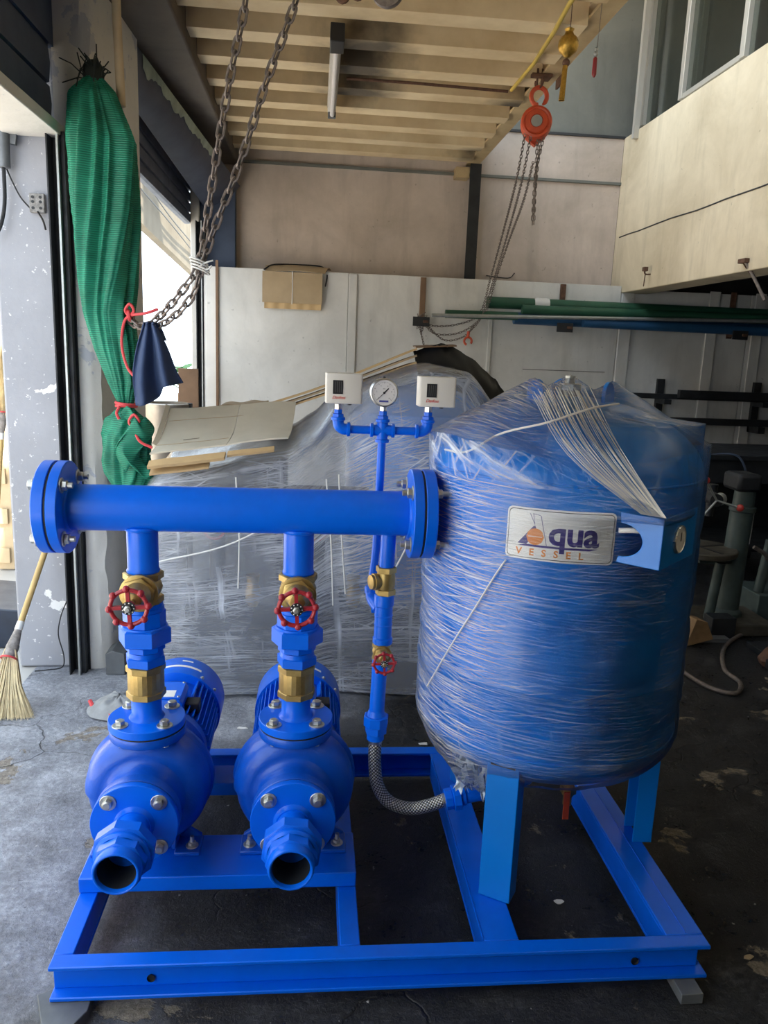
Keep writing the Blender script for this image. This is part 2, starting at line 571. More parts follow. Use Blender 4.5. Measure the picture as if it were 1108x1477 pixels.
def net_mat():
    m, nt, b = new_mat('green_shade_net')
    vec = coords(nt)
    w = N(nt, 'ShaderNodeTexWave', wave_type='BANDS', bands_direction='Z'); w.inputs['Scale'].default_value = 38
    w.inputs['Distortion'].default_value = 1.2; w.inputs['Detail'].default_value = 1.5
    nt.links.new(vec, w.inputs['Vector'])
    f = noise_tex(nt, vec, 9, 4)
    c = ramp(nt, f, [(.3, (0.010, 0.22, 0.13)), (.7, (0.03, 0.42, 0.26))])
    c = mixc(nt, ramp(nt, w.outputs['Fac'], [(.25, .55), (.6, 0.0)]), c, (0.004, 0.06, 0.035))
    nt.links.new(c, b.inputs['Base Color']); b.inputs['Roughness'].default_value = .55
    tr = N(nt, 'ShaderNodeBsdfTranslucent'); nt.links.new(c, tr.inputs[0])
    mx = N(nt, 'ShaderNodeMixShader'); mx.inputs[0].default_value = .3
    nt.links.new(b.outputs[0], mx.inputs[1]); nt.links.new(tr.outputs[0], mx.inputs[2])
    out = nt.nodes['Material Output']; nt.links.new(mx.outputs[0], out.inputs[0])
    bump(nt, w.outputs['Fac'], b, .4, .004)
    return m


NET = net_mat()


def film_mat(name, base, streak, tint, layers, dense=None, ior=1.33):
    # clear stretch film: mostly see-through, with real wrinkles that scatter and shine (UV: x round the load, y up it, in metres)
    m, nt, b = new_mat(name)
    tot = None; hgt = None
    for rot, sc, det, lo_, hi_, wgt in layers:
        tc = N(nt, 'ShaderNodeUVMap'); mp = N(nt, 'ShaderNodeMapping')
        mp.inputs['Rotation'].default_value = (0, 0, rot); mp.inputs['Scale'].default_value = (sc[0], sc[1], 1)
        ro = N(nt, 'ShaderNodeMapping'); ro.inputs['Rotation'].default_value = (0, 0, rot)
        nt.links.new(tc.outputs[0], ro.inputs[0])
        mp.inputs['Rotation'].default_value = (0, 0, 0)
        nt.links.new(ro.outputs[0], mp.inputs[0])
        f = noise_tex(nt, mp.outputs[0], 1.0, det, .6, .25)
        s = math_n(nt, 'MULTIPLY', ramp(nt, f, [(lo_, 0.0), (hi_, 1.0)]), wgt)
        tot = s if tot is None else math_n(nt, 'MAXIMUM', tot, s)
        hgt = f if hgt is None else math_n(nt, 'ADD', hgt, f)
    big = noise_tex(nt, N(nt, 'ShaderNodeUVMap').outputs[0], 3.2, 4, .55)
    bigr = ramp(nt, big, [(.40, .05), (.66, 1.25)])
    if dense:      # streak density round the load (UV metres)
        sxy = N(nt, 'ShaderNodeSeparateXYZ'); nt.links.new(N(nt, 'ShaderNodeUVMap').outputs[0], sxy.inputs[0])
        dn = ramp(nt, math_n(nt, 'DIVIDE', sxy.outputs[0], dense[0]), dense[1])
        bigr = math_n(nt, 'ADD', math_n(nt, 'MULTIPLY', bigr, .28), dn)
    a = math_n(nt, 'MULTIPLY_ADD', math_n(nt, 'MULTIPLY', tot, bigr), streak, ); a.node.inputs[2].default_value = base
    a = math_n(nt, 'MINIMUM', a, .96)
    b.inputs['Base Color'].default_value = (*tint, 1)
    b.inputs['Roughness'].default_value = .22
    b.inputs['Specular IOR Level'].default_value = .8
    bump(nt, hgt, b, .55, .004)
    tr = N(nt, 'ShaderNodeBsdfTransparent'); tr.inputs[0].default_value = (.97, .98, 1, 1)
    mx = N(nt, 'ShaderNodeMixShader')
    nt.links.new(a, mx.inputs[0]); nt.links.new(tr.outputs[0], mx.inputs[1]); nt.links.new(b.outputs[0], mx.inputs[2])
    gl = N(nt, 'ShaderNodeBsdfGlossy'); gl.inputs['Roughness'].default_value = .12; gl.inputs['Color'].default_value = (1, 1, 1, 1)
    fr = N(nt, 'ShaderNodeFresnel'); fr.inputs['IOR'].default_value = ior
    bn = [n for n in nt.nodes if n.type == 'BUMP'][0]
    nt.links.new(bn.outputs[0], gl.inputs['Normal']); nt.links.new(bn.outputs[0], fr.inputs['Normal'])
    mx2 = N(nt, 'ShaderNodeMixShader')
    nt.links.new(fr.outputs[0], mx2.inputs[0]); nt.links.new(mx.outputs[0], mx2.inputs[1]); nt.links.new(gl.outputs[0], mx2.inputs[2])
    nt.links.new(mx2.outputs[0], nt.nodes['Material Output'].inputs[0])
    return m


FILM = film_mat('clear_stretch_film', .0, .78, (.86, .88, .90),
                [(.05, (5.0, 230.0), 5, .48, .66, 1.0), (-.20, (6.0, 190.0), 5, .53, .70, 1.0), (.26, (6.0, 210.0), 4, .54, .72, .75), (1.36, (5.0, 70.0), 4, .58, .76, .5), (.02, (1.0, 60.0), 5, .60, .70, .8)],
                (2.23, [(0.0, .04), (.10, .04), (.50, .3), (.64, 1.15), (.77, .85), (.82, .38), (.88, .06), (1.0, .02)]), 1.22)
FILMHEAP = film_mat('layered_stretch_film', .26, .78, (.66, .70, .78),
                    [(.05, (2.0, 110.0), 5, .48, .66, .85), (.42, (2.5, 90.0), 5, .56, .70, .9), (-.38, (2.5, 95.0), 5, .57, .70, .9), (1.5, (1.3, 24.0), 3, .58, .72, .9), (-.1, (1.0, 150.0), 3, .50, .66, .6)])


def film_object(name, parent, fn, nu, nv, mat, closed=True, uvscale=(1, 1), label=None):
    # one-sided thin film with a UV map in metres
    off = OFF.get(parent.name, Vector((0, 0, 0))) if parent else Vector((0, 0, 0))
    vs = []; uv = []
    for j in range(nv + 1):
        for i in range(nu + 1):
            vs.append(tuple(Vector(fn(i / nu, j / nv)) - off)); uv.append((i / nu * uvscale[0], j / nv * uvscale[1]))
    fs = [(j * (nu + 1) + i, j * (nu + 1) + i + 1, (j + 1) * (nu + 1) + i + 1, (j + 1) * (nu + 1) + i) for j in range(nv) for i in range(nu)]
    me = bpy.data.meshes.new(name); me.from_pydata(vs, [], fs)
    lay = me.uv_layers.new(name='UVMap')
    for lp in me.loops: lay.data[lp.index].uv = uv[lp.vertex_index]
    me.shade_smooth(); me.materials.append(mat)
    o = bpy.data.objects.new(name, me); COL.objects.link(o)
    if parent: o.parent = parent
    OFF[o.name] = off
    if label: o['label'] = label
    return o


def glass_mat():
    m, nt, b = new_mat('window_glass')
    tr = N(nt, 'ShaderNodeBsdfTransparent'); tr.inputs[0].default_value = (.75, .78, .76, 1)
    gl = N(nt, 'ShaderNodeBsdfGlossy'); gl.inputs['Roughness'].default_value = .03
    mx = N(nt, 'ShaderNodeMixShader'); mx.inputs[0].default_value = .12
    nt.links.new(tr.outputs[0], mx.inputs[1]); nt.links.new(gl.outputs[0], mx.inputs[2])
    nt.links.new(mx.outputs[0], nt.nodes['Material Output'].inputs[0])
    return m


GLASS = glass_mat()


def braid_mat():
    m, nt, b = new_mat('braided_steel')
    tc = N(nt, 'ShaderNodeUVMap')
    hs = None
    for r in (.8, -.8):
        mp = N(nt, 'ShaderNodeMapping'); mp.inputs['Rotation'].default_value = (0, 0, r)
        nt.links.new(tc.outputs[0], mp.inputs[0])
        w = N(nt, 'ShaderNodeTexWave'); w.inputs['Scale'].default_value = 15
        nt.links.new(mp.outputs[0], w.inputs['Vector'])
        hs = w.outputs['Fac'] if hs is None else math_n(nt, 'MULTIPLY', hs, w.outputs['Fac'])
    nt.links.new(ramp(nt, hs, [(.0, (0.05, 0.045, 0.04)), (.35, (0.74, 0.70, 0.64))]), b.inputs['Base Color'])
    b.inputs['Metallic'].default_value = .8; b.inputs['Roughness'].default_value = .38
    bump(nt, hs, b, .6, .002)
    return m


BRAID = braid_mat()

# ------------------------------------------------------------------ the room
def slab(name, x0, x1, y0, y1, z0, z1, mat, bevel=0, parent=None):
    return struct(name, MB().bb(x0, x1, y0, y1, z0, z1), mat, bevel, parent)


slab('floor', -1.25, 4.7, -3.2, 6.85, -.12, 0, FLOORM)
struct('ground', MB().bb(-16, -1.25, -9, 16, -.14, -.004).bb(-1.25, 4.7, 6.85, 16, -.14, -.004).bb(-1.25, 4.7, -9, -3.2, -.14, -.004), STREET)
slab('wall_back', -.96, 2.5, 6.7, 6.85, 0, 3.28, WALLUP)
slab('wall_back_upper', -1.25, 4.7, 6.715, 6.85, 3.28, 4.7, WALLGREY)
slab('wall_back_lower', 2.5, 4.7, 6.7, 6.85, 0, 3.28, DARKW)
slab('trim_1', -.63, 2.5, 6.675, 6.7, 2.905, 2.925, WALLGREY)
slab('trim_2', 1.28, 2.5, 6.68, 6.72, 3.262, 3.28, DARKW)
# the upstairs room over the right-hand side: its front is the upper right wall
slab('wall_right', 2.5, 2.72, -3.2, 6.7, 2.03, 3.27, WALLR, .006)
struct('trim_3', MB().tube([(2.499, y, 2.485 + .012 * noise.noise(Vector((y * 2, 0, 0))) + .004 * noise.noise(Vector((y * 9, 3, 0)))) for y in [(-1 + i * .19) for i in range(41)]], .005, 5), DARKW)
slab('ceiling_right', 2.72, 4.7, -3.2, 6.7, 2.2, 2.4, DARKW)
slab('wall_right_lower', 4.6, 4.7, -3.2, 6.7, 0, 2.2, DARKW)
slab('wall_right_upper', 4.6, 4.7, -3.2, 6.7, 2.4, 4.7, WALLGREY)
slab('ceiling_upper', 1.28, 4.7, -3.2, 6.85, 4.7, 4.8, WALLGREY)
slab('ceiling', -1.25, 1.28, -3.2, 6.7, 3.10, 3.2, DECKM)
slab('wall_front', 1.2, 4.7, -3.3, -3.2, 0, 4.7, WALLR)
slab('wall_front_light_stop', -1.25, 1.2, -3.3, -3.2, 0, 4.7, WALLR)  # unseen; added to shut out light from the front
# left wall: lintels, beam, piers
slab('wall_left', -1.25, -1.05, -.5, 3.52, 2.62, 3.1, NAVY)
slab('trim_4', -1.25, -1.02, -.5, 3.50, 2.285, 2.33, PILLARW, .004)
slab('wall_left_near', -1.25, -1.05, -3.2, -.5, 0, 3.1, WALLUP)  # unseen; drawn forward to cut light on faces towards the camera
slab('wall_left_far', -1.10, -1.0, 4.15, 6.7, 2.72, 3.1, NAVY)
slab('wall_left_corner', -.985, -.915, 6.56, 6.7, 0, 2.72, PILLARW, .008)
slab('trim_5', -1.05, -.63, 2.6, 6.7, 2.885, 3.1, BEAMM, .01)
slab('trim_6', -.98, -.64, 6.60, 6.7, 0, 2.8, NAVY, .004)
# pier between the two bays: grey paint outside the shutter rail, bare plaster inside it
pier = struct('wall_left_pier', MB().bb(-1.325, -1.06, 3.52, 4.15, 0, 3.1), PILLARG, .012)


def rough_column():
    # plaster half of the pier: its corner is broken away unevenly up its height
    m = MB()
    def fn(u, v):
        z = v * 3.1
        e = .022 * noise.noise(Vector((0, 1, z * 3.0))) + .012 * noise.noise(Vector((4, 1, z * 11)))
        pts = [(-1.06, 3.505), (-1.0, 3.5 + .3 * e), (-.955 + e, 3.503), (-.915 + e * .6, 3.53 + e), (-.895, 3.60 + .5 * e), (-.875, 3.8), (-.86, 4.15), (-1.06, 4.15)]
        k = u * len(pts); i = int(k) % len(pts); f = k - int(k)
        a, b = pts[i], pts[(i + 1) % len(pts)]
        return (a[0] * (1 - f) + b[0] * f, a[1] * (1 - f) + b[1] * f, z)
    m.grid(fn, 24, 90, True)
    return m


struct('wall_left_column', rough_column(), PILLARW)

# shutter rails (steel channels) at the two bays
def rail(name, x, y, z1, dirx=1):
    r = struct(name, MB().bb(x - .045, x - .039, y - .07, y, 0, z1).bb(x - .045, x + .03, y - .006, y, 0, z1), DARKMETAL)
    struct(name + '_lip', MB().bb(x - .004, x + .004, y - .075, y - .006, 0, z1), GALV, parent=r)
    struct(name + '_flange', MB().bb(x + .004, x + .022, y - .05, y - .006, 0, z1), DARKMETAL, parent=r)


rail('trim_7', -1.03, 3.50, 2.3)
rail('trim_8', -.885, 6.52, 2.42)


def shutter(name, y0, y1, z0, x, n, h):
    d = struct(name, MB().bb(x - .05, x - .02, y0, y1, z0, z0 + n * h), NAVY)
    for i in range(n):
        put('slat', ('slat', name), lambda: MB().prism([(0, 0), (.018, .006), (.024, h * .5), (.018, h - .010), (0, h - .004)], (0, 0, 0), (1, 0, 0), (0, 0, 1), -(y1 - y0)), NAVY, d,
            Matrix.Translation((x - .02, y0, z0 + i * h)))
    return d


shutter('door_1', -.5, 3.48, 2.33, -1.062, 2, .15)
shutter('door_2', 4.16, 6.6, 2.41, -.985, 4, .08)

# curled hood sheet over the far shutter
hood = thing('shutter_hood', 'dark navy curled sheet metal hood above the far side doorway, pale torn edge', 'shutter hood', (-.8, 5.4, 2.6))
Ha, Hb = Vector((-0.867, 4.169, 2.865)), Vector((-0.607, 6.620, 2.718))
La, Lb = Vector((-0.955, 4.210, 2.684)), Vector((-0.876, 6.620, 2.539))
def hood_fn(u, v):
    t = Ha.lerp(Hb, u); b = La.lerp(Lb, u)
    p = b.lerp(t, v)
    p.x += .03 * sin(v * pi); p.z -= .02 * sin(v * pi)
    return p
part('hood_sheet', MB().sheet(hood_fn, 24, 8, .004), SHEETM, hood)
def rag_fn(u, v):
    w = .25 + .16 * noise.noise(Vector((u * 9, 0, 0))) + .1 * noise.noise(Vector((u * 27, 2, 0)))
    w *= (1 - u * .45)
    p = hood_fn(.03 + u * .62, 1 - v * max(.06, w))
    p.x += .006; p.z -= .004
    return p
part('torn_film', MB().sheet(rag_fn, 60, 4, .002), pbr('pale_film', (.34, .44, .38), .3, var=.5, vs=9), hood, 'pale torn film stuck along the upper edge')

# ------------------------------------------------------------------ mezzanine deck: joists on an edge beam
jy = 3.05
k = 0
while jy < 6.6:
    j = struct('joist' if k == 0 else 'joist', MB().bb(-.63, 1.19, jy, jy + .012, 2.965, 3.10).bb(-.63, 1.19, jy, jy + .13, 2.953, 2.966), JOIST)
    jy += .362; k += 1
eb = struct('edge_beam', MB().bb(1.222, 1.232, -3.2, 6.66, 2.99, 3.22).bb(1.19, 1.285, -3.2, 6.66, 2.975, 2.99).bb(1.19, 1.285, -3.2, 6.66, 3.22, 3.235), CREAM)
for yy in (4.05, 5.0, 5.75):
    struct('bracket_plate', MB().box((1.262, yy, 3.08), (.05, .012, .16)), DARKMETAL, parent=eb)
slab('fascia_board', 1.19, 1.22, -3.2, 6.66, 3.03, 3.20, JOIST)
part('bearing_block', MB().bb(1.10, 1.21, 6.58, 6.7, 2.87, 2.95), CREAM).__setitem__('kind', 'structure')
post = struct('support_post', MB().bb(1.225, 1.30, 6.57, 6.64, 0, 2.975), DARKMETAL, .003)
struct('support_post_flange', MB().bb(1.21, 1.30, 6.555, 6.565, 0, 2.975), DARKMETAL, parent=post)

# ------------------------------------------------------------------ partition of painted panels with cover battens
xs = [-.855, .265, 1.42, 2.50, 3.62, 4.58]
pw = struct('wall_partition', MB().bb(-.87, 4.58, 6.46, 6.49, 0, 2.06), PANEL)
for a, b in zip(xs, xs[1:]):
    part('panel', MB().bb(a + .004, b - .004, 6.44, 6.46, 0.02, 2.083 if b < 3 else 2.06), PANEL, pw, bevel=.002)
for x, w in ((.298, .066), (1.425, .03), (2.555, .10), (3.30, .09), (3.70, .09)):
    part('batten', MB().bb(x - w / 2, x + w / 2, 6.425, 6.44, .02, 2.075), PANEL, pw, bevel=.003)
part('rail_strip', MB().bb(-.775, -.755, 6.42, 6.44, 1.0, 2.13), BROWNWOOD, pw, 'thin brown wooden strip')
part('rail_strip', MB().bb(1.72, 2.42, 6.436, 6.441, 1.385, 1.389), DARKW, pw)

# ------------------------------------------------------------------ window band upstairs
wn = struct('window_1', MB().bb(2.56, 2.66, 2.0, 6.66, 3.27, 3.31), ALU, .003)
for y in (6.47, 5.80, 4.98, 3.9):
    struct('window_mullion', MB().bb(2.535, 2.60, y - .028, y + .028, 3.31, 4.68), ALU, .003, wn)
for a, b in ((5.83, 6.44), (5.01, 5.77), (3.93, 4.95)):
    struct('window_pane', MB().bb(2.565, 2.571, a, b, 3.31, 4.68), GLASS, 0, wn)
struct('window_sash', MB().bb(2.545, 2.59, 5.0, 5.78, 3.31, 3.345), ALU, .003, wn)
slab('trim_9', 2.46, 2.5, 6.40, 6.445, 3.2, 4.68, ALU)
wt = slab('wall_right_room', 3.4, 3.42, 2.0, 6.7, 2.4, 4.7, WALLGREY)
solo('picture_frame', MB().bb(3.385, 3.4, 5.9, 6.5, 3.85, 4.25), DARKW, 'dark framed rectangle seen through the upstairs window glass', 'picture', bevel=.004)
curt = MB()
curt.sheet(lambda u, v: (2.75 + .03 * sin(u * 40), 5.95 + u * .28, 3.3 + v * 1.4), 40, 6, .004)
solo('window_curtain', curt, WALLGREY, 'grey hanging curtain behind the upstairs window pane nearest the back wall', 'curtain')

# ------------------------------------------------------------------ blue base frame
def channel(x0, x1, y0, y1, z0, z1, open_side, t=.006, fl=.010):
    m = MB()
    m.bb(x0, x1, y0, y1, z1 - fl, z1).bb(x0, x1, y0, y1, z0, z0 + fl)
    if open_side == '-y': m.bb(x0 + .002, x1 - .014, y1 - .012, y1 - .004, z0 + fl, z1 - fl)
    if open_side == '+y': m.bb(x0 + .002, x1 - .002, y0 + .002, y0 + .010, z0 + fl, z1 - fl)
    if open_side == '-x': m.bb(x1 - .009, x1 - .001, y0 + .002, y1 - .002, z0 + fl, z1 - fl)
    if open_side == '+x': m.bb(x0 + .001, x0 + .009, y0 + .002, y1 - .002, z0 + fl, z1 - fl)
    return m


Z0, Z1 = .03, .12
skid = thing('base_frame', 'glossy blue welded steel channel frame lying on the floor under the pumps and tank', 'frame', (.21, 2.04, 0))
part('front_rail', channel(-.565, .985, 1.555, 1.596, Z0, Z1, '-y'), BLUE, skid, bevel=.0025)
part('rear_rail', channel(-.565, .985, 2.485, 2.532, Z0, Z1, '-y'), BLUE, skid, bevel=.0025)
part('side_rail', channel(-.565, -.520, 1.596, 2.485, Z0, Z1, '-x'), BLUE, skid, bevel=.0025)
part('side_rail', channel(.890, .985, 1.596, 2.485, Z0, Z1, '+x'), BLUE, skid, bevel=.0025)
part('cross_rail', channel(.089, .137, 1.596, 2.485, Z0, Z1, '+x'), BLUE, skid, bevel=.0025)
part('cross_rail', channel(.436, .521, 1.596, 2.485, Z0, Z1, '+x'), BLUE, skid, bevel=.0025)
part('pump_bed', MB().bb(-.567, .137, 1.80, 1.975, .1205, .162), BLUE, skid, bevel=.003)
part('motor_bed', MB().bb(-.567, .137, 2.235, 2.345, .1205, .162), BLUE, skid, bevel=.003)
part('seam', MB().tube([(.433, 1.60, .1215), (.433, 2.48, .1215)], .0016, 6), BLUE, skid)
part('seam', MB().tube([(.942, 1.60, .121), (.942, 2.48, .121)], .0014, 6), BLUE, skid)
for x in (-.345, .81):
    put('bolt_hole', 'bolt_hole', lambda: MB().lathe([(.0, 0), (.0085, 0), (.0095, .0015), (.0095, .004)], (0, 0, 0), (0, -1, 0), 16, cap=False), BLACK, skid, Matrix.Translation((x, 1.583, .062)))
solo('shim_plate', MB().prism([(-.565, 1.50), (-.50, 1.485), (-.475, 1.53), (-.475, 1.60), (-.56, 1.60), (-.60, 1.58)], (0, 0, .001), (1, 0, 0), (0, 1, 0), .028), GREYBOX, 'grey steel packing plate under the front left corner of the blue frame', 'plate', bevel=.002)
solo('shim_plate', MB().bb(.90, .955, 1.51, 1.60, .001, .029), GREYBOX, 'dark steel packing plate under the front right corner of the blue frame', 'plate', bevel=.002)


# ------------------------------------------------------------------ small hardware
def bolt_maker(r=.0125, head=.013, washer=.0205, shank=.0):
    def mk():
        m = MB()
        m.lathe([(0, 0), (washer, 0), (washer, .002), (washer - .001, .0028), (0, .0028)], (0, 0, 0), (0, 0, 1), 18, cap=False)
        m.hexa((0, 0, .0028), (0, 0, .0028 + head), r, .16)
        m.lathe([(r * .72, .0028 + head - .0006), (r * .66, .0036 + head), (0, .0036 + head)], (0, 0, 0), (0, 0, 1), 12, cap=False)
        if shank: m.cyl((0, 0, .0028 + head), (0, 0, .0028 + head + shank), r * .55, n=10)
        return m
    return mk


def put_bolt(p, ax, parent, key='bolt', spin=0.0, name='bolt'):
    mk = {'bolt': bolt_maker(), 'nut': bolt_maker(.013, .012, .019, .012), 'stud': bolt_maker(.012, .011, .018, .022), 'small': bolt_maker(.009, .008, .0135), 'footnut': bolt_maker(.0105, .010, .017, .016)}[key]
    return put(name, 'hw_' + key, mk, ZINC, parent, along(p, ax, spin))


# ------------------------------------------------------------------ pumps
def make_pump(X, label):
    y0, zc = 1.955, .330
    t = thing('water_pump', label, 'pump', (X, 2.1, .162), 'pumps on the blue frame')
    A = (X, y0, zc)
    # volute: a fat rounded spiral that narrows towards the suction neck (axis points to the viewer)
    prof = [(.075, -.062), (.150, -.060), (.163, -.056), (.167, -.048), (.167, -.034), (.163, -.028), (.160, -.024), (.1615, .004), (.159, .024), (.152, .042), (.141, .055), (.128, .063),
            (.116, .064), (.106, .064), (.098, .070), (.092, .084), (.089, .105), (.090, .122), (.106, .130), (.107, .136), (.107, .158), (.105, .160), (.05, .160)]
    def spiral(m):
        for i, p in enumerate(m.v):
            dx, dz = p.x - X, p.z - zc
            r = sqrt(dx * dx + dz * dz); th = atan2(dz, dx)
            if r > .10 and -.045 < (y0 - p.y) < .10:
                f = 1 + .05 * ((th + pi) / (2 * pi)) - .03
                m.v[i] = Vector((X + dx * f, p.y, zc + dz * f))
        return m
    vol = spiral(MB().lathe(prof, A, (0, -1, 0), 64))
    # discharge neck that leaves the top of the volute
    vol.lathe([(.062, .10), (.060, .135), (.064, .146), (.072, .150), (.097, .152), (.098, .154), (.098, .173), (.097, .1745), (.03, .1745)], (X, y0, zc), (0, 0, 1), 48)
    part('volute', vol, CASTBLUE, t)
    part('gasket', MB().cyl((X, y0, .5045), (X, y0, .5085), .0965, n=48), BLACK, t)
    part('gasket', MB().cyl((X, y0 - .160, zc), (X, y0 - .164, zc), .1045, n=48), BLACK, t)
    sf = part('suction_flange', MB().lathe([(.04, 0), (.106, 0), (.107, .0015), (.107, .0175), (.1055, .019), (.05, .019), (.046, .022), (.0425, .030)], (X, y0 - .164, zc), (0, -1, 0), 56), BLUE, t)
    for k in range(4):
        a = pi / 4 + k * pi / 2
        put_bolt((X + .0862 * cos(a), y0 - .183, zc + .0862 * sin(a)), (0, -1, 0), sf, 'bolt', random.random())
    for k in range(4):       # nuts under the discharge flange and heads over it
        a = pi / 4 + k * pi / 2
        put_bolt((X + .079 * cos(a), y0 + .079 * sin(a), zc + .152), (0, 0, -1), t, 'small', random.random(), 'flange_nut')
    # suction nipple, union and open end
    yn = y0 - .186
    part('suction_nipple', MB().lathe([(.041, 0), (.039, .006), (.0385, .07), (.044, .086), (.052, .098)], (X, yn, zc), (0, -1, 0), 36), BLUE, t)
    part('suction_union', MB().lathe([(.045, .078), (.067, .078), (.0735, .082), (.0735, .114), (.067, .118), (.045, .118)], (X, yn, zc), (0, -1, 0), 8, .25, cap=False).lathe([(.062, .112), (.064, .118), (.064, .126), (.058, .132)], (X, yn, zc), (0, -1, 0), 40, cap=False), BLUE, t)
    end = MB().lathe([(.046, .126), (.056, .126), (.0605, .129), (.0605, .157), (.056, .160), (.050, .160)], (X, yn, zc), (0, -1, 0), 8, .1, cap=False)
    end.lathe([(.054, .155), (.0545, .176), (.052, .182), (.046, .182), (.044, .178), (.0425, .12), (.040, .02), (0, .01)], (X, yn, zc), (0, -1, 0), 40, cap=False)
    part('suction_end', end, BLUE, t)
    part('end_bore', MB().lathe([(.0432, .174), (.0418, .12), (.0395, .022), (0, .014)], (X, yn, zc), (0, -1, 0), 32, cap=False), DARKMETAL, t)
    part('end_lip', MB().torus((X, yn - .181, zc), (0, 1, 0), .049, .0036, 40, 8), BLUE, t)
    # feet of the casing with hold-down bolts
    for s in (-1, 1):
        ft = MB()
        ft.prism([(0, 0), (.055 * s, 0), (.055 * s, .014), (.016 * s, .040), (-.002 * s, .105), (-.03 * s, .10)][::s], (X + s * .083, y0 + .012, .1625), (1, 0, 0), (0, 0, 1), .014)
        ft.bb(min(X + s * .075, X + s * .142), max(X + s * .075, X + s * .142), y0 - .075, y0 + .005, .1625, .174)
        ft.prism([(0, 0), (.07, 0), (.07, .018), (.02, .10), (0, .10)], (X + s * .078, y0 + .01, .174), (0, -1, 0), (0, 0, 1), .012 * s)
        f = part('foot', ft, CASTBLUE, t, bevel=.003)
        put_bolt((X + s * .118, y0 - .045, .174), (0, 0, 1), f, 'footnut', random.random(), 'hold_down_bolt')
    # lantern, motor body, fins, cowl
    part('lantern', MB().lathe([(.150, .060), (.148, .075), (.120, .085), (.112, .12), (.118, .16), (.128, .165), (.128, .178)], (X, y0, zc), (0, 1, 0), 48), CASTBLUE, t)
    part('motor_body', MB().lathe([(.128, .178), (.128, .195), (.113, .197), (.113, .452), (.05, .455)], (X, y0, zc), (0, 1, 0), 48), CASTBLUE, t)
    fins = MB()
    for k in range(44):
        a = 2 * pi * k / 44
        if abs(a - pi / 2) < .50 or abs(a - 3 * pi / 2) < .45: continue
        M = Matrix.Rotation(-a, 3, 'Y')
        fins.box((X + .122 * cos(a), y0 + .324, zc + .122 * sin(a)), (.024, .25, .0035), M)
    part('cooling_fins', fins, BLUE, t, kind='stuff')
    part('fan_cowl', MB().lathe([(.130, .418), (.139, .420), (.1395, .424), (.139, .545), (.132, .560), (.115, .568), (.05, .570)], (X, y0, zc), (0, 1, 0), 64).lathe([(.130, .418), (.129, .47)], (X, y0, zc), (0, 1, 0), 64, cap=False), BLUE, t)
    st = MB()
    def band(r, a0, a1, b0, b1):
        return lambda u, v: (X + r * cos(a0 + (a1 - a0) * u), b0 + (b1 - b0) * v, zc + r * sin(a0 + (a1 - a0) * u))
    st.sheet(band(.1400, pi / 2 - .55, pi / 2 + .45, y0 + .468, y0 + .481), 24, 1, .0006)
    st.sheet(band(.1400, pi / 2 - .30, pi / 2 - .05, y0 + .512, y0 + .520), 10, 1, .0006)
    part('warning_label', st, PLATE, t, 'white sticker on the fan cowl')
    # terminal box with its lid and data plate
    tb = part('terminal_box', MB().prism([(-.056, 0), (.056, 0), (.056, .034), (.046, .046), (-.046, .046), (-.056, .034)], (X, y0 + .205, zc + .100), (1, 0, 0), (0, 0, 1), -.125), BLUE, t, bevel=.003)
    part('lid', MB().bb(X - .05, X + .05, y0 + .21, y0 + .325, zc + .1465, zc + .151), BLUE, tb, bevel=.002)
    part('data_plate', MB().bb(X - .034, X + .030, y0 + .218, y0 + .262, zc + .1512, zc + .1518), PLATE, tb, 'white data plate')
    for sx in (-1, 1):
        for yy in (.218, .316):
            put('screw', 'screw', lambda: MB().lathe([(.0042, 0), (.0042, .002), (.003, .0034), (0, .0036)], (0, 0, 0), (0, 0, 1), 10, cap=False), ZINC, tb, Matrix.Translation((X + sx * .043, y0 + yy, zc + .151)))
    part('cable_gland', MB().bb(X + .056, X + .098, y0 + .24, y0 + .29, zc + .085, zc + .118), BLACK, t, bevel=.004)
    part('motor_foot', MB().bb(X - .105, X + .105, y0 + .30, y0 + .37, .1625, .178).bb(X - .07, X - .04, y0 + .30, y0 + .37, .176, .26).bb(X + .04, X + .07, y0 + .30, y0 + .37, .176, .26), CASTBLUE, t, bevel=.003)
    for a in (.55, .95):
        put_bolt((X + .1395 * cos(a), y0 + .436, zc + .1395 * sin(a)), (cos(a), 0, sin(a)), t, 'small', 0, 'cowl_screw').scale = (.5, .5, .5)
    return t


make_pump(-.418, 'left blue centrifugal pump with finned motor, under the manifold riser nearer the broom')
make_pump(-.029, 'right blue centrifugal pump with finned motor, beside the braided steel hose')


# ------------------------------------------------------------------ valves
def handwheel(parent, c, R, label_hub=True):
    c = Vector(c)
    m = MB(); rim = R * .80; pts = []
    m.torus(c, (0, 1, 0), rim, R * .10, 40, 10)
    for k in range(8):
        a = 2 * pi * k / 8 + .10
        p = c + Vector((cos(a) * rim * 1.07, -R * .03, sin(a) * rim * 1.07))
        m.ball(p, R * .165, 10, 8)
    for k in range(4):
        a = 2 * pi * k / 4 + .05
        d = Vector((cos(a), 0, sin(a)))
        m.bar(c + d * R * .12, c + d * rim, R * .16, R * .20, (0, 1, 0))
    m.cyl(c + Vector((0, R * .16, 0)), c + Vector((0, -R * .10, 0)), R * .26, n=20)
    w = part('handwheel', m, RED, parent, 'red cast handwheel with a lobed rim')
    return w


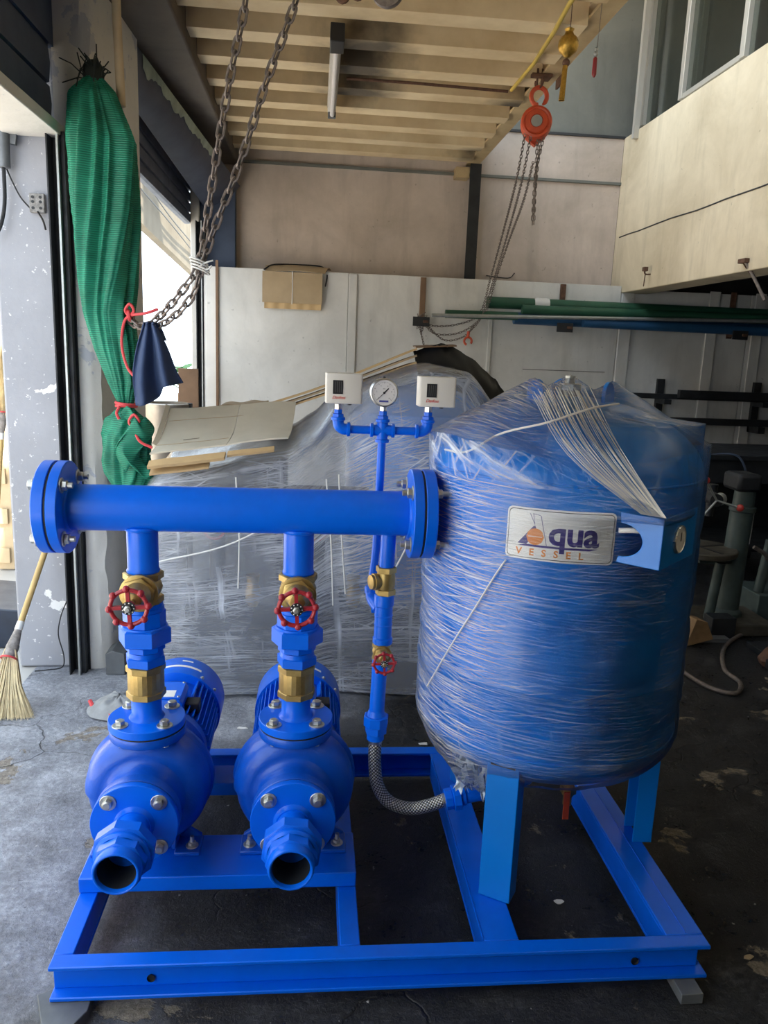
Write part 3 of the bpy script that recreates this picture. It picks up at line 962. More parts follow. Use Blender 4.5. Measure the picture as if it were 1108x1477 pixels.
def gate_valve(parent, X, Y, z0, z1, s, wheel, label):
    # brass gate valve on a vertical pipe, bonnet towards the viewer; s = body radius
    zc = (z0 + z1) / 2
    g = MB()
    g.hexa((X, Y, z0), (X, Y, z0 + s * .38), s * .98, .08, .2, 8)
    g.hexa((X, Y, z1 - s * .38), (X, Y, z1), s * 1.0, .08, .2, 8)
    g.lathe([(s * .70, z0 + s * .36), (s * .86, z0 + s * .55), (s * .94, zc), (s * .86, z1 - s * .55), (s * .70, z1 - s * .36)], (X, Y, 0), (0, 0, 1), 32)
    g.lathe([(s * .62, 0), (s * .66, s * .9), (s * .92, s * .95), (s * .94, s * 1.2), (s * .8, s * 1.24)], (X, Y, zc), (0, -1, 0), 32)
    o = part('gate_valve', g, BRASS, parent, label, sharp=30)
    b = MB()
    b.hexa((X, Y - s * 1.24, zc), (X, Y - s * 1.46, zc), s * .86, .08, .3)
    wy = Y - wheel[1]
    b.lathe([(s * .66, s * 1.46), (s * .50, s * 1.75), (s * .36, s * 2.05), (s * .36, s * 2.2)], (X, Y, zc), (0, -1, 0), 24)
    b.hexa((X, Y - s * 2.2, zc), (X, Y - s * 2.45, zc), s * .42, .1)
    b.cyl((X, Y - s * 2.45, zc), (X, wy - .012, zc), s * .13, n=12)
    part('bonnet', b, BRASS, o)
    w = handwheel(o, (X, wy, zc), wheel[0])
    R = wheel[0]
    part('hub_disc', MB().cyl((X, wy - R * .10, zc), (X, wy - R * .16, zc), R * .30, n=28), INK, o, 'black printed hub disc')
    marks = MB()
    for k in range(9):
        a = 2 * pi * k / 9
        marks.box((X + R * .245 * cos(a), wy - R * .162, zc + R * .245 * sin(a)), (R * .05, R * .008, R * .05))
    part('hub_marks', marks, PLATE, o, kind='stuff')
    part('hub_nut', MB().hexa((X, wy - R * .16, zc), (X, wy - R * .30, zc), R * .17, .15).cyl((X, wy - R * .3, zc), (X, wy - R * .36, zc), R * .09, n=12), ZINC, o)
    return o


def make_riser(X, label):
    Y = 1.955
    t = thing('riser_pipe', label, 'pipe', (X, Y, .5085), 'risers from the pumps to the manifold')
    fl = part('flange', MB().lathe([(.03, 0), (.097, 0), (.0985, .0015), (.0985, .0195), (.097, .021), (.046, .021), (.0425, .025), (.0385, .032), (.0385, .08)], (X, Y, .5087), (0, 0, 1), 56), BLUE, t)
    for k in range(4):
        a = pi / 4 + k * pi / 2
        put_bolt((X + .079 * cos(a), Y + .079 * sin(a), .5297), (0, 0, 1), fl, 'bolt', random.random())
    cv = part('check_valve', MB().hexa((X, Y, .588), (X, Y, .607), .0505, .07, .25, 8).lathe([(.046, .606), (.0465, .61), (.0465, .655), (.046, .66)], (X, Y, 0), (0, 0, 1), 24).hexa((X, Y, .659), (X, Y, .678), .0505, .07, .25, 8), BRASS, t, 'plain brass in-line check valve', sharp=12)
    un = MB()
    un.hexa((X, Y, .678), (X, Y, .704), .053, .08, .3)
    un.cyl((X, Y, .704), (X, Y, .716), .046, .044, 28)
    un.hexa((X, Y, .716), (X, Y, .736), .050, .10, .1, 8)
    un.hexa((X, Y, .736), (X, Y, .782), .0675, .10, .45)
    un.lathe([(.058, .782), (.055, .786)], (X, Y, 0), (0, 0, 1), 32)
    un.hexa((X, Y, .784), (X, Y, .826), .0535, .08, .2, 8)
    un.lathe([(.050, .826), (.050, .834), (.047, .836), (.047, .846)], (X, Y, 0), (0, 0, 1), 32)
    part('pipe_union', un, BLUE, t, sharp=25)
    gate_valve(t, X, Y, .845, .927, .0505, (.053, .165), 'brass gate valve with a red handwheel')
    part('upper_pipe', MB().lathe([(.0405, .927), (.0415, .931), (.0385, .936), (.0385, 1.045)], (X, Y, 0), (0, 0, 1), 40), BLUE, t)
    return t


make_riser(-.420, 'left vertical pipe with brass valves and red handwheel, standing on the left pump')
make_riser(-.029, 'middle vertical pipe with brass valves and red handwheel, standing on the right pump')

# ------------------------------------------------------------------ discharge manifold
HZ, HY = 1.0895, 1.955
man = thing('discharge_manifold', 'thick horizontal blue pipe with bolted blind flanges, across the tops of the risers', 'pipe', (-.17, HY, HZ - .058))
part('header_pipe', MB().cyl((-.605, HY, HZ), (.262, HY, HZ), .0572, n=56), BLUE, man)
def flange_pair(x, s):
    # x = face of the inner ring next to the pipe, s = outward direction
    f1 = part('flange_ring', MB().lathe([(.055, 0), (.112, 0), (.1145, .002), (.1145, .024), (.113, .0255), (.05, .0255)], (x, HY, HZ), (s, 0, 0), 64), BLUE, man)
    part('gasket', MB().cyl((x + s * .0255, HY, HZ), (x + s * .031, HY, HZ), .111, n=64), BLACK, man)
    f2 = part('blind_flange', MB().lathe([(.05, .031), (.113, .031), (.1145, .0325), (.1145, .057), (.112, .0595), (0, .0595)], (x, HY, HZ), (s, 0, 0), 64, cap=False), BLUE, man)
    part('weld_bead', MB().torus((x, HY, HZ), (1, 0, 0), .0585, .006, 40, 8), BLUE, man)
    for k in range(4):
        a = pi / 4 + k * pi / 2
        p = Vector((x, HY + .0925 * cos(a), HZ + .0925 * sin(a)))
        put_bolt(p, (-s, 0, 0), f1, 'nut', random.random(), 'bolt')
        put_bolt(p + Vector((s * .0595, 0, 0)), (s, 0, 0), f2, 'stud' if s > 0 else 'bolt', random.random(), 'nut')
flange_pair(-.592, -1)
flange_pair(.252, 1)
for x, r in ((-.420, .0385), (-.029, .0385), (.200, .0205)):
    part('branch_weld', MB().torus((x, HY, HZ - .0485), (0, 0, 1), r + .002, .006, 32, 8), BLUE, man)

# ------------------------------------------------------------------ line from the manifold down to the tank
ln = thing('tank_connection_line', 'thin blue pipe with small brass valves and braided steel hose, beside the tank', 'pipe', (.195, HY, .24))
X = .198; Y = HY
def lx(z): return .202 - (1.04 - z) * .022
part('upper_pipe', MB().cyl((lx(1.045), Y, 1.045), (lx(.945), Y, .945), .0195, n=28), BLUE, ln)
x = lx(.908)
cvm = MB().hexa((x, Y, .932), (x, Y, .948), .0275, .08, .2).lathe([(.022, .934), (.0245, .925), (.0255, .908), (.0245, .893), (.022, .886)], (x, Y, 0), (0, 0, 1), 28).hexa((x, Y, .872), (x, Y, .888), .0275, .08, .2)
d = Vector((-.93, -.36, 0))
cvm.lathe([(.018, .015), (.0185, .027), (.022, .0275), (.022, .036), (.019, .037), (.019, .044), (.012, .0455)], (x, Y, .909), d, 24)
part('swing_check_valve', cvm, BRASS, ln, 'small brass check valve with a round side cap', sharp=25)
x = lx(.80)
part('coupling', MB().lathe([(.024, .735), (.0265, .738), (.0265, .752), (.0235, .755), (.0235, .84), (.0265, .843), (.0265, .868), (.024, .872)], (x, Y, 0), (0, 0, 1), 28).torus((x, Y, .79), (0, 0, 1), .0225, .0025, 24, 6).torus((x, Y, .815), (0, 0, 1), .0225, .0025, 24, 6), BLUE, ln)
gate_valve(ln, lx(.715), Y, .692, .737, .0262, (.0325, .088), 'small brass gate valve with a red handwheel')
x = lx(.61)
part('lower_pipe', MB().cyl((x, Y, .692), (lx(.53) - .002, Y, .53), .0205, n=28), BLUE, ln)
x = lx(.49) - .002
part('pipe_union', MB().cyl((x, Y, .545), (x, Y, .528), .0205, .0265, 28).hexa((x, Y, .500), (x, Y, .530), .0345, .1, .2, 8).hexa((x, Y, .478), (x, Y, .502), .031, .1, .1).cyl((x, Y, .46), (x, Y, .48), .0235, n=28), BLUE, ln, sharp=25)


def smooth_path(ctrl, n):
    P = [Vector(p) for p in ctrl]; P = [P[0] * 2 - P[1]] + P + [P[-1] * 2 - P[-2]]
    out = []
    seg = len(P) - 3
    for i in range(n + 1):
        t = i / n * seg; k = min(int(t), seg - 1); f = t - k
        a, b, c_, e = P[k:k + 4]
        out.append(.5 * ((2 * b) + (c_ - a) * f + (2 * a - 5 * b + 4 * c_ - e) * f * f + (3 * b - a - 3 * c_ + e) * f ** 3))
    return out


def uv_tube(name, pts, r, n, mat, parent, label=None):
    m = MB().tube(pts, r, n, cap=False)
    off = OFF[parent.name]
    me = bpy.data.meshes.new(name)
    me.from_pydata([tuple(p - off) for p in m.v], [], m.f)
    L = [0]
    for a, b in zip(pts, pts[1:]): L.append(L[-1] + (Vector(b) - Vector(a)).length)
    lay = me.uv_layers.new(name='UVMap')
    for poly in me.polygons:
        for li in poly.loop_indices:
            vi = me.loops[li].vertex_index; k = vi % n; i = vi // n
            kk = n if (k == 0 and any((me.loops[q].vertex_index % n) == n - 1 for q in poly.loop_indices)) else k
            lay.data[li].uv = (kk / n * 2 * pi * r * 3, L[i] * 3)
    me.shade_smooth(); me.materials.append(mat)
    o = bpy.data.objects.new(name, me); COL.objects.link(o); o.parent = parent; OFF[o.name] = off
    if label: o['label'] = label
    return o


hp = smooth_path([(x, Y, .465), (x + .001, Y, .39), (x + .011, Y, .32), (x + .045, Y, .268), (x + .105, Y, .246), (x + .16, Y, .255), (.392, Y, .272)], 60)
uv_tube('braided_hose', hp, .0178, 20, BRAID, ln, 'shiny braided steel hose')
part('hose_ferrule', MB().cyl(hp[0] + Vector((0, 0, .004)), hp[2], .0192, n=24).cyl(hp[-3], hp[-1] + Vector((.004, 0, 0)), .0192, n=24), STEEL, ln)
e = Vector((.39, Y, .272)); dx = Vector((.985, .05, .16)).normalized()
part('tank_union', MB().hexa(e, e + dx * .022, .029, .1, .2, 8).hexa(e + dx * .022, e + dx * .045, .0355, .1, .1, 8).cyl(e + dx * .045, e + dx * .058, .026, n=24), BLUE, ln, sharp=25)
part('tank_pipe', MB().tube([e + dx * .05, e + dx * .12, (.58, 1.985, .298), (.635, 2.01, .303), (.665, 2.025, .33), (.672, 2.03, .39)], .0215, 20), BLUE, ln)

# thin pipe that carries the gauge and the switches
GY = 2.045
gl = thing('gauge_pipe', 'thin blue pipe rising behind the manifold to a cross with two side arms', 'pipe', (.18, GY, .83))
part('stem', MB().tube(smooth_path([(.183, GY, 1.27), (.181, GY, 1.12), (.178, GY, .97), (.170, GY - .004, .88), (.169, GY - .012, .855)], 20), .0108, 16), BLUE, gl)
part('bottom_elbow', MB().tube(smooth_path([(.169, GY - .01, .862), (.170, GY - .024, .838), (.186, GY - .062, .822)], 10), .0155, 16).lathe([(.018, -.006), (.019, 0), (.019, .010), (.017, .014)], (.169, GY - .01, .855), (0, .1, 1), 20), BLUE, gl)
def collar(m, a, ax, r=.0175, w=.009):
    return m.lathe([(r * .85, -w / 2), (r, -w / 2 + .001), (r, w / 2 - .001), (r * .85, w / 2)], a, ax, 24)
cr = MB().cyl((.183, GY, 1.262), (.183, GY, 1.322), .0145, n=24).cyl((.152, GY, 1.2925), (.214, GY, 1.2925), .0145, n=24)
for a, ax in (((.183, GY, 1.265), (0, 0, 1)), ((.183, GY, 1.318), (0, 0, 1)), ((.155, GY, 1.2925), (1, 0, 0)), ((.211, GY, 1.2925), (1, 0, 0))): collar(cr, a, ax, .0185)
part('cross_fitting', cr, BLUE, gl)
part('reducer', MB().hexa((.183, GY, 1.321), (.183, GY, 1.331), .0155, .1).hexa((.183, GY, 1.331), (.183, GY, 1.343), .0115, .1), BLUE, gl, sharp=25)
for x1, s in ((.066, -1), (.302, 1)):
    part('arm', MB().cyl((.183 + s * .03, GY, 1.2925), (x1 - s * .02, GY, 1.2925), .0108, n=20), BLUE, gl)
    el = MB().tube(smooth_path([(x1 - s * .028, GY, 1.2925), (x1 - s * .014, GY, 1.2935), (x1 - s * .003, GY, 1.302), (x1, GY, 1.317)], 10), .0148, 18)
    collar(el, (x1 - s * .028, GY, 1.2925), (1, 0, 0), .0185); collar(el, (x1, GY, 1.320), (0, 0, 1), .0185)
    part('elbow', el, BLUE, gl)
    part('reducer', MB().hexa((x1, GY, 1.322), (x1, GY, 1.333), .0158, .1).hexa((x1, GY, 1.333), (x1, GY, 1.344), .0115, .1), BLUE, gl, sharp=25)

# pressure gauge
gz = 1.391
pg = thing('pressure_gauge', 'round steel pressure gauge with white dial between the two white switch boxes', 'gauge', (.183, GY, 1.343))
part('case', MB().lathe([(.030, .016), (.0355, .016), (.037, .013), (.0372, -.010), (.0362, -.0145), (.0335, -.0155), (.0325, -.012), (0, -.012)], (.183, GY, gz), (0, 1, 0), 56), STEEL, pg)
part('dial', MB().cyl((.183, GY - .0122, gz), (.183, GY - .0128, gz), .0325, n=48), DIAL, pg)
tk = MB()
for k in range(41):
    a = radians(225 - k * 270 / 40); L = .0042 if k % 5 == 0 else .0022
    d = Vector((cos(a), 0, sin(a)))
    tk.bar(Vector((.183, GY - .0131, gz)) + d * .0282, Vector((.183, GY - .0131, gz)) + d * (.0282 - L), .0005 if k % 5 else .0009, .0003, (0, 1, 0))
part('scale', tk, INK, pg, kind='stuff')
fw = Matrix(((1, 0, 0, 0), (0, 0, -1, 0), (0, 1, 0, 0), (0, 0, 0, 1)))      # text facing the viewer (-Y)
for k, s in enumerate(('0', '2', '4', '6', '8', '10')):
    a = radians(225 - k * 54)
    text(s, .0048, Matrix.Translation((.183 + .0195 * cos(a), GY - .0130, gz + .0195 * sin(a) - .0018)) @ fw, INK, pg, 'numeral', align='CENTER', extr=.0001)
text('bar', .0050, Matrix.Translation((.183, GY - .0130, gz + .009)) @ fw, INK, pg, 'numeral', align='CENTER', extr=.0001)
a = radians(225)
d = Vector((cos(a), 0, sin(a))); c0 = Vector((.183, GY - .0138, gz))
part('needle', MB().bar(c0 - d * .004, c0 + d * .025, .0011, .0005, (0, 1, 0)).bar(c0 - d * .016, c0 - d * .002, .0030, .0005, (0, 1, 0)).cyl(c0 + Vector((0, .001, 0)), c0 - Vector((0, .002, 0)), .003, n=14), INK, pg)
part('maker_mark', MB().bb(.171, .195, GY - .0133, GY - .0129, gz - .0245, gz - .0195), pbr('blue_ink', (.06, .07, .3), .5), pg, 'small blue printed mark')
part('connection', MB().hexa((.183, GY, 1.343), (.183, GY, 1.357), .0095, .1), STEEL, pg)
part('vent_plug', MB().cyl((.183, GY, gz + .036), (.183, GY, gz + .041), .003, n=10), INK, pg)


def switch(x0, x1, z0, z1, xs, rot, label):
    t = thing('pressure_switch', label, 'pressure switch', (xs, GY, 1.344), 'white switch boxes on the gauge pipe')
    cx, cz = (x0 + x1) / 2, (z0 + z1) / 2; w, h, d = x1 - x0, z1 - z0, .058
    yf = GY - .032
    n0 = len(OFF)
    bx = MB(); b2 = .007
    prof = [(-w / 2 + b2, 0), (w / 2 - b2, 0), (w / 2 - .002, .002), (w / 2, b2), (w / 2, d), (-w / 2, d), (-w / 2, b2), (-w / 2 + .002, .002)]
    bx.prism(prof, (cx, yf, z0), (1, 0, 0), (0, 1, 0), h)
    part('box', bx, WHITEP, t, bevel=.002)
    wx0 = x0 + w * .20; ww = w * .27; wz1 = z1 - h * .23; wh = h * .45
    part('scale_window', MB().bb(wx0, wx0 + ww, yf - .0012, yf + .001, wz1 - wh, wz1), INK, t, 'dark scale window')
    sl = MB()
    for k in range(4): sl.bb(wx0 + ww * (.2 + .2 * k), wx0 + ww * (.2 + .2 * k) + .0012, yf - .0016, yf - .0011, wz1 - wh * .9, wz1 - wh * .1)
    part('scale_marks', sl, pbr('dim_scale', (.10, .10, .10), .5), t, kind='stuff')
    text('Danfoss', .0115, Matrix.Translation((wx0 - .002, yf - .0004, wz1 - wh - .0125)) @ fw, REDINK, t, 'lettering', shear=.35, extr=.0003, space=.9)
    part('cable_plug', MB().cyl((cx + w * .17, GY, z0), (cx + w * .17, GY, z0 - .005), .0062, .005, 14), INK, t)
    part('connection', MB().hexa((xs, GY, 1.344), (xs, GY, 1.358), .0105, .1).cyl((xs, GY, 1.357), (xs, GY, z0 + .001), .006, n=12), STEEL, t)
    return t


switch(.031, .126, 1.3605, 1.4375, .066, 0, 'left white pressure switch box with red script, on the left arm of the gauge pipe')
switch(.272, .368, 1.3595, 1.4365, .302, .06, 'right white pressure switch box with red script, on the right arm beside the wrapped tank')

# ------------------------------------------------------------------ pressure tank
TX, TY, TR = .672, 2.03, .355
tank = thing('pressure_tank', 'tall blue pressure tank on three legs with white name plate, wrapped in clear film', 'tank', (TX, TY, .12))
DZ0, DZ1, DH, DHB = .53, 1.215, .185, .155
def dome_z(r, up=True):
    q = max(0.0, 1 - (r / TR) ** 2)
    return DZ1 + DH * q ** .52 if up else DZ0 - DHB * q ** .52
prof = [(0, dome_z(0, False))] + [(TR * sin(pi / 2 * i / 14), dome_z(TR * sin(pi / 2 * i / 14), False)) for i in range(1, 15)]
prof += [(TR, .70), (TR + .0012, .702), (TR + .0012, .708), (TR, .71), (TR, .98)]
prof += [(TR * cos(pi / 2 * i / 14), dome_z(TR * cos(pi / 2 * i / 14))) for i in range(0, 14)] + [(0, dome_z(0))]
part('shell', MB().lathe(prof, (TX, TY, 0), (0, 0, 1), 96, cap=False), TANKBLUE, tank)
part('weld_seam', MB().torus((TX, TY, DZ1), (0, 0, 1), TR, .0035, 96, 8), TANKBLUE, tank)
part('weld_seam', MB().torus((TX, TY, DZ0), (0, 0, 1), TR, .0035, 96, 8), TANKBLUE, tank)
for ang in (238, 355, 118):
    a = radians(ang); n = Vector((cos(a), sin(a), 0)); t = Vector((-sin(a), cos(a), 0))
    m = MB(); ro = TR - .018; w = .042
    c = Vector((TX, TY, 0)) + n * ro
    # folded-plate leg: broad face outwards with two returns
    prof2 = [(-w, -.05), (-w, .006), (w, .006), (w, -.05), (w - .006, -.05), (w - .006, 0), (-w + .006, 0), (-w + .006, -.05)]
    m.prism(prof2, c + Vector((0, 0, .1205)), t, n, -.405 if t.cross(n).z < 0 else .405)
    lg = part('leg', m, TANKBLUE, tank, bevel=.002)
    pf = MB(); cc = c + n * .0075 + Vector((0, 0, .50))
    pf.bar(cc - t * .032, cc + t * .032, .003, .010)
    part('slot', pf, BLACK, lg)
# name plate: white sticker wrapped on the shell, lettering printed on it
PZ0, PZ1, PA0, PA1 = 1.037, 1.159, -127.0, -87.2
PR = TR + .0005
PW = radians(PA1 - PA0) * TR; PH = PZ1 - PZ0
def on_tank(p):      # plate coordinates (x right, y up, z out) to the shell
    a = radians(PA0) + p.x / TR
    r = PR + .002 + p.z
    return Vector((TX + cos(a) * r, TY + sin(a) * r, PZ0 + p.y))
def rrect(x0, x1, y0, y1, r, n=6):
    pts = []
    for cx, cy, s in ((x1 - r, y0 + r, -pi / 2), (x1 - r, y1 - r, 0), (x0 + r, y1 - r, pi / 2), (x0 + r, y0 + r, pi)):
        pts += [(cx + r * cos(s + pi / 2 * i / n), cy + r * sin(s + pi / 2 * i / n)) for i in range(n + 1)]
    return pts
def strip_patch(x0, x1, y0, y1, rad, t, z):
    # rounded rectangle as a bent slab: columns so that it follows the shell
    m = MB(); nx = 24
    def fn(u, v):
        # cluster the columns at both ends for the rounded corners
        x = x0 + (x1 - x0) * (.5 - .5 * cos(pi * u)); e = min(x - x0, x1 - x)
        ins = 0 if e >= rad else rad - sqrt(max(0, rad * rad - (rad - e) ** 2))
        y = y0 + ins + (y1 - y0 - 2 * ins) * v
        return on_tank(Vector((x, y, z)))
    return m.sheet(fn, nx * 2, 2, t)
plate = part('name_plate', strip_patch(0, PW, 0, PH, .012, .0012, 0), PLATE, tank, 'white name plate with purple and orange lettering')
part('plate_border', strip_patch(.004, PW - .004, .004, PH - .004, .010, .0006, .0008), INK, plate, 'dark border line')
part('plate_field', strip_patch(.0056, PW - .0056, .0056, PH - .0056, .009, .0006, .0012), PLATE, plate)
def mark(poly, z, mat, nm):
    # polygon on the plate, cut into thin columns so that it bends with it
    m = MB(); xs_ = [p[0] for p in poly]; x0, x1 = min(xs_), max(xs_); n = 10
    def span(x):
        ys = []
        for (ax, ay), (bx_, by) in zip(poly, poly[1:] + poly[:1]):
            if (ax - x) * (bx_ - x) <= 0 and abs(ax - bx_) > 1e-9: ys.append(ay + (by - ay) * (x - ax) / (bx_ - ax))
        return min(ys), max(ys)
    for i in range(n):
        xa = x0 + (x1 - x0) * (i + .001) / n; xb = x0 + (x1 - x0) * (i + .999) / n
        a0, a1 = span(xa); b0, b1 = span(xb)
        m.add([on_tank(Vector(q)) for q in ((xa, a0, z), (xb, b0, z), (xb, b1, z), (xa, a1, z))], [(0, 1, 2, 3)])
    return part(nm, m, mat, plate)
W, H = PW, PH
# emblem: a letter A as a purple triangle with an open right leg and an orange ball
mark([(.115 * W, .305 * H), (.265 * W, .69 * H), (.285 * W, .60 * H), (.235 * W, .42 * H), (.205 * W, .305 * H)], .0018, PURPLE, 'emblem')
for a, b, w in (((.265 * W, .695 * H), (.215 * W, .90 * H), .0012), ((.245 * W, .895 * H), (.315 * W, .875 * H), .0012), ((.315 * W, .875 * H), (.385 * W, .30 * H), .0014), ((.245 * W, .905 * H), (.265 * W, .69 * H), .0012)):
    if a[0] > b[0]: a, b = b, a
    if abs(a[0] - b[0]) < .001: continue
    dx_, dy_ = b[0] - a[0], b[1] - a[1]; L_ = sqrt(dx_ * dx_ + dy_ * dy_); ox, oy = -dy_ / L_ * w / 2, dx_ / L_ * w / 2
    mark([(a[0] + ox, a[1] + oy), (b[0] + ox, b[1] + oy), (b[0] - ox, b[1] - oy), (a[0] - ox, a[1] - oy)], .0018, PURPLE, 'emblem_line')
mark([(.115 * W, .262 * H), (.84 * W, .262 * H), (.845 * W, .302 * H), (.118 * W, .302 * H)], .0018, PURPLE, 'underline')
ball = [(.275 * W + .020 * cos(2 * pi * i / 32), .46 * H + .0195 * sin(2 * pi * i / 32)) for i in range(32)]
mark(ball, .0021, ORANGEINK, 'emblem_ball')
mark([(.21 * W, .455 * H), (.34 * W, .455 * H), (.34 * W, .468 * H), (.21 * W, .468 * H)], .0024, PLATE, 'emblem_gap')
# the lettering
text('qua', .080, Matrix.Translation((.395 * W, .345 * H, .0018)), PURPLE, plate, 'lettering', on_tank, extr=.0001, space=.98, bold=.0022)
text('VESSEL', .0225, Matrix.Translation((.105 * W, .095 * H, .0018)), ORANGEINK, plate, 'lettering', on_tank, extr=.0001, space=2.5, bold=.0007)

# gauge bracket of bent plate on the right-hand side
E0, E1 = Vector((.757, 1.577, 0)), Vector((.905, 1.725, 0))
tt = (E1 - E0).normalized(); nn = Vector((tt.y, -tt.x, 0))
br = MB()
br.prism([(0, 0), ((E1 - E0).length, 0), ((E1 - E0).length, .115), (0, .115)], E0 + Vector((0, 0, 1.052)), tt, (0, 0, 1), -.004)
S = -nn; Lp = .100
notch = [(0, 0), (Lp, 0), (Lp, .006)] + [(Lp - .03 - .042 * cos(q) * 1.0 + .03, .055 + .042 * sin(q)) for q in [(-pi / 2 + pi * i / 14) for i in range(15)]][0:0]
pts = [(0, 0), (Lp, 0)]
pts += [(Lp - .004 - .052 * cos(-pi / 2 + pi * i / 14), .053 + .038 * sin(-pi / 2 + pi * i / 14)) for i in range(15)]
pts += [(Lp, .115), (0, .115)]
br.prism(pts, E0 + Vector((0, 0, 1.052)), S, (0, 0, 1), .004)
bk = part('gauge_bracket', br, TANKBLUE, tank, 'bent blue plate bracket with a round notch', bevel=.0015)
gc = E0 + tt * .098 + Vector((0, 0, 1.108))
part('bracket_gauge', MB().lathe([(.032, -.02), (.033, .004), (.031, .007), (.029, .005), (0, .005)], gc, nn, 40, cap=False), STEEL, bk)
part('bracket_dial', MB().cyl(gc + nn * .0052, gc + nn * .0058, .0285, n=36), DIAL, bk)
part('bracket_needle', MB().bar(gc + nn * .0065 + Vector((0, 0, .016)), gc + nn * .0065 - Vector((0, 0, .004)), .003, .0006, nn), INK, bk)
part('bracket_cable', MB().tube(smooth_path([E0 + S * .10 + Vector((0, 0, 1.125)), E0 + S * .06 + tt * .02 + Vector((0, 0, 1.128)), gc - nn * .012], 8), .006, 10), PLATE, bk)

# top nozzle, lifting lugs, bottom drain
part('top_nozzle', MB().cyl((TX, TY, 1.38), (TX, TY, 1.412), .028, n=28).hexa((TX, TY, 1.412), (TX, TY, 1.432), .030, .1).cyl((TX, TY, 1.432), (TX, TY, 1.452), .013, n=16), ZINC, tank)
LUGS = []
for a_ in (200, 320, 80):
    a = radians(a_); n = Vector((cos(a), sin(a), 0)); t = Vector((-sin(a), cos(a), 0))
    p = Vector((TX, TY, 0)) + n * .115; LUGS.append((p.x, p.y, 1.442))
    lug = [(-.035, 0), (.035, 0)] + [(.035 * cos(pi * i / 12), .045 + .035 * sin(pi * i / 12)) for i in range(13)]
    m = MB().prism(lug, p + Vector((0, 0, 1.362)) - n * .005, t, (0, 0, 1), -.01)
    part('lifting_lug', m, TANKBLUE, tank, bevel=.002)
part('drain_valve', MB().cyl((TX + .10, TY, .40), (TX + .10, TY, .235), .016, n=18).hexa((TX + .10, TY, .262), (TX + .10, TY, .242), .024, .1).cyl((TX + .10, TY, .235), (TX + .10, TY, .205), .013, n=18), BRASS, tank)
part('drain_handle', MB().sheet(lambda u, v: (TX + .078 + .018 * u, TY - .03 - .004 * v, .262 - .085 * v - .006 * sin(pi * v)), 2, 8, .004), ORANGE, tank, 'orange lever handle', bevel=.001)

# ------------------------------------------------------------------ stretch film round the tank
film = thing('stretch_film', 'clear wrinkled stretch film wound round the blue pressure tank', 'plastic wrap', (TX, TY, .20))
Ectr = Vector((.757, 1.577)); Ea = atan2(Ectr.y - TY, Ectr.x - TX); Er = (Ectr - Vector((TX, TY))).length
def nz(*p): return noise.noise(Vector(p))
def film_pt(u, v):
    th = -pi / 2 + u * 2 * pi + .5
    c, s = cos(th), sin(th)
    # v: 0 = gathered under the tank .. 0.62 = shoulder .. 1 = crown
    if v < .16:                                  # gathered skirt under the bottom dome
        k = v / .16
        q = .62 + .38 * sin(k * pi / 2)
        r = TR * q + .008 + .010 * nz(c * 6, s * 6, k * 3) * (1 - k)
        z = dome_z(min(TR, TR * q * .999), False) - .012 * (1 - k)
        # loose crumpled tail of film at the left front
        da = (th - radians(214) + pi) % (2 * pi) - pi
        tail = math.exp(-(da / .38) ** 2) * (1 - k)
        z -= .055 * tail * (1 + .5 * nz(c * 9, s * 9, 2)); r += .022 * tail * (1 + nz(c * 14, s * 14, 5))
    elif v < .66:
        k = (v - .16) / .5
        z = DZ0 + (DZ1 - DZ0) * k
        r = TR + .008 + .006 * nz(c * 2.5, s * 2.5, z * 14) + .004 * nz(c * 5 + z * 6, s * 5, z * 40)
    else:
        k = (v - .66) / .34
        rr = TR * cos(k * pi / 2); z = dome_z(rr) + .007
        r = rr + .008 * (1 - k)
        x, y = TX + c * rr, TY + s * rr
        for lx_, ly_, lz_ in LUGS + [(TX, TY, 1.452)]:
            dd = sqrt((x - lx_) ** 2 + (y - ly_) ** 2)
            z = max(z, lz_ + .004 - dd * .60)
        z += .004 * nz(x * 16, y * 16, 3)
    # pulled out over the top corner of the gauge bracket
    da = (th - Ea + pi) % (2 * pi) - pi
    if 1.150 < z < 1.36 and abs(da) < .62:
        zz = (z - 1.150) / .21
        w = max(0.0, 1 - abs(da) / .62) ** 1.15 * (1 - zz) ** 1.0
        r = max(r, TR + (Er - TR + .004) * w + .004) if zz < 1 else r
    return (TX + c * r, TY + s * r, z)
fo = film_object('film_sheet', film, film_pt, 220, 130, FILM, True, (2 * pi * TR, 1.45))
def strand(pts, r=.0022):
    return MB().tube(smooth_path(pts, 26), r, 6)
def rim(a, z, off=.012):
    a = radians(a); return (TX + cos(a) * (TR + off), TY + sin(a) * (TR + off), z)
part('film_strand', strand([rim(-162, 1.262, .004), rim(-148, 1.268, .0), (.44, 1.80, 1.318), (.53, 1.74, 1.352), (.64, 1.77, 1.385), (.73, 1.83, 1.395)], .0026), WHITETIE, film, 'twisted strand of film')
part('film_strand', strand([rim(-126, 1.03), rim(-130, .985), rim(-137, .90), rim(-149, .77), rim(-164, .625)]), WHITETIE, film, 'twisted strand of film')
rr = random.Random(3)
bandm = MB()
for i in range(44):
    k = i / 43
    p = Vector((0.534, 1.890, 1.412)).lerp(Vector((0.686, 1.920, 1.420)), k) + Vector((0, 0, rr.uniform(-.012, .012)))
    m_ = Vector((0.555, 1.655, 1.292)).lerp(Vector((0.674, 1.665, 1.317)), k) + Vector((0, 0, rr.uniform(-.008, .008)))
    q = Vector((.757, 1.577, 1.170)) + tt * .002 + S * (.055 * (1 - k))
    bandm.tube(smooth_path([p, m_, q + Vector((0, -.003, .0))], 10), rr.uniform(.0005, .0011), 4)
part('film_band', bandm, pbr('taut_film', (.62, .60, .55), .25), film, 'taut gathered band of film', kind='stuff')
tail = MB()
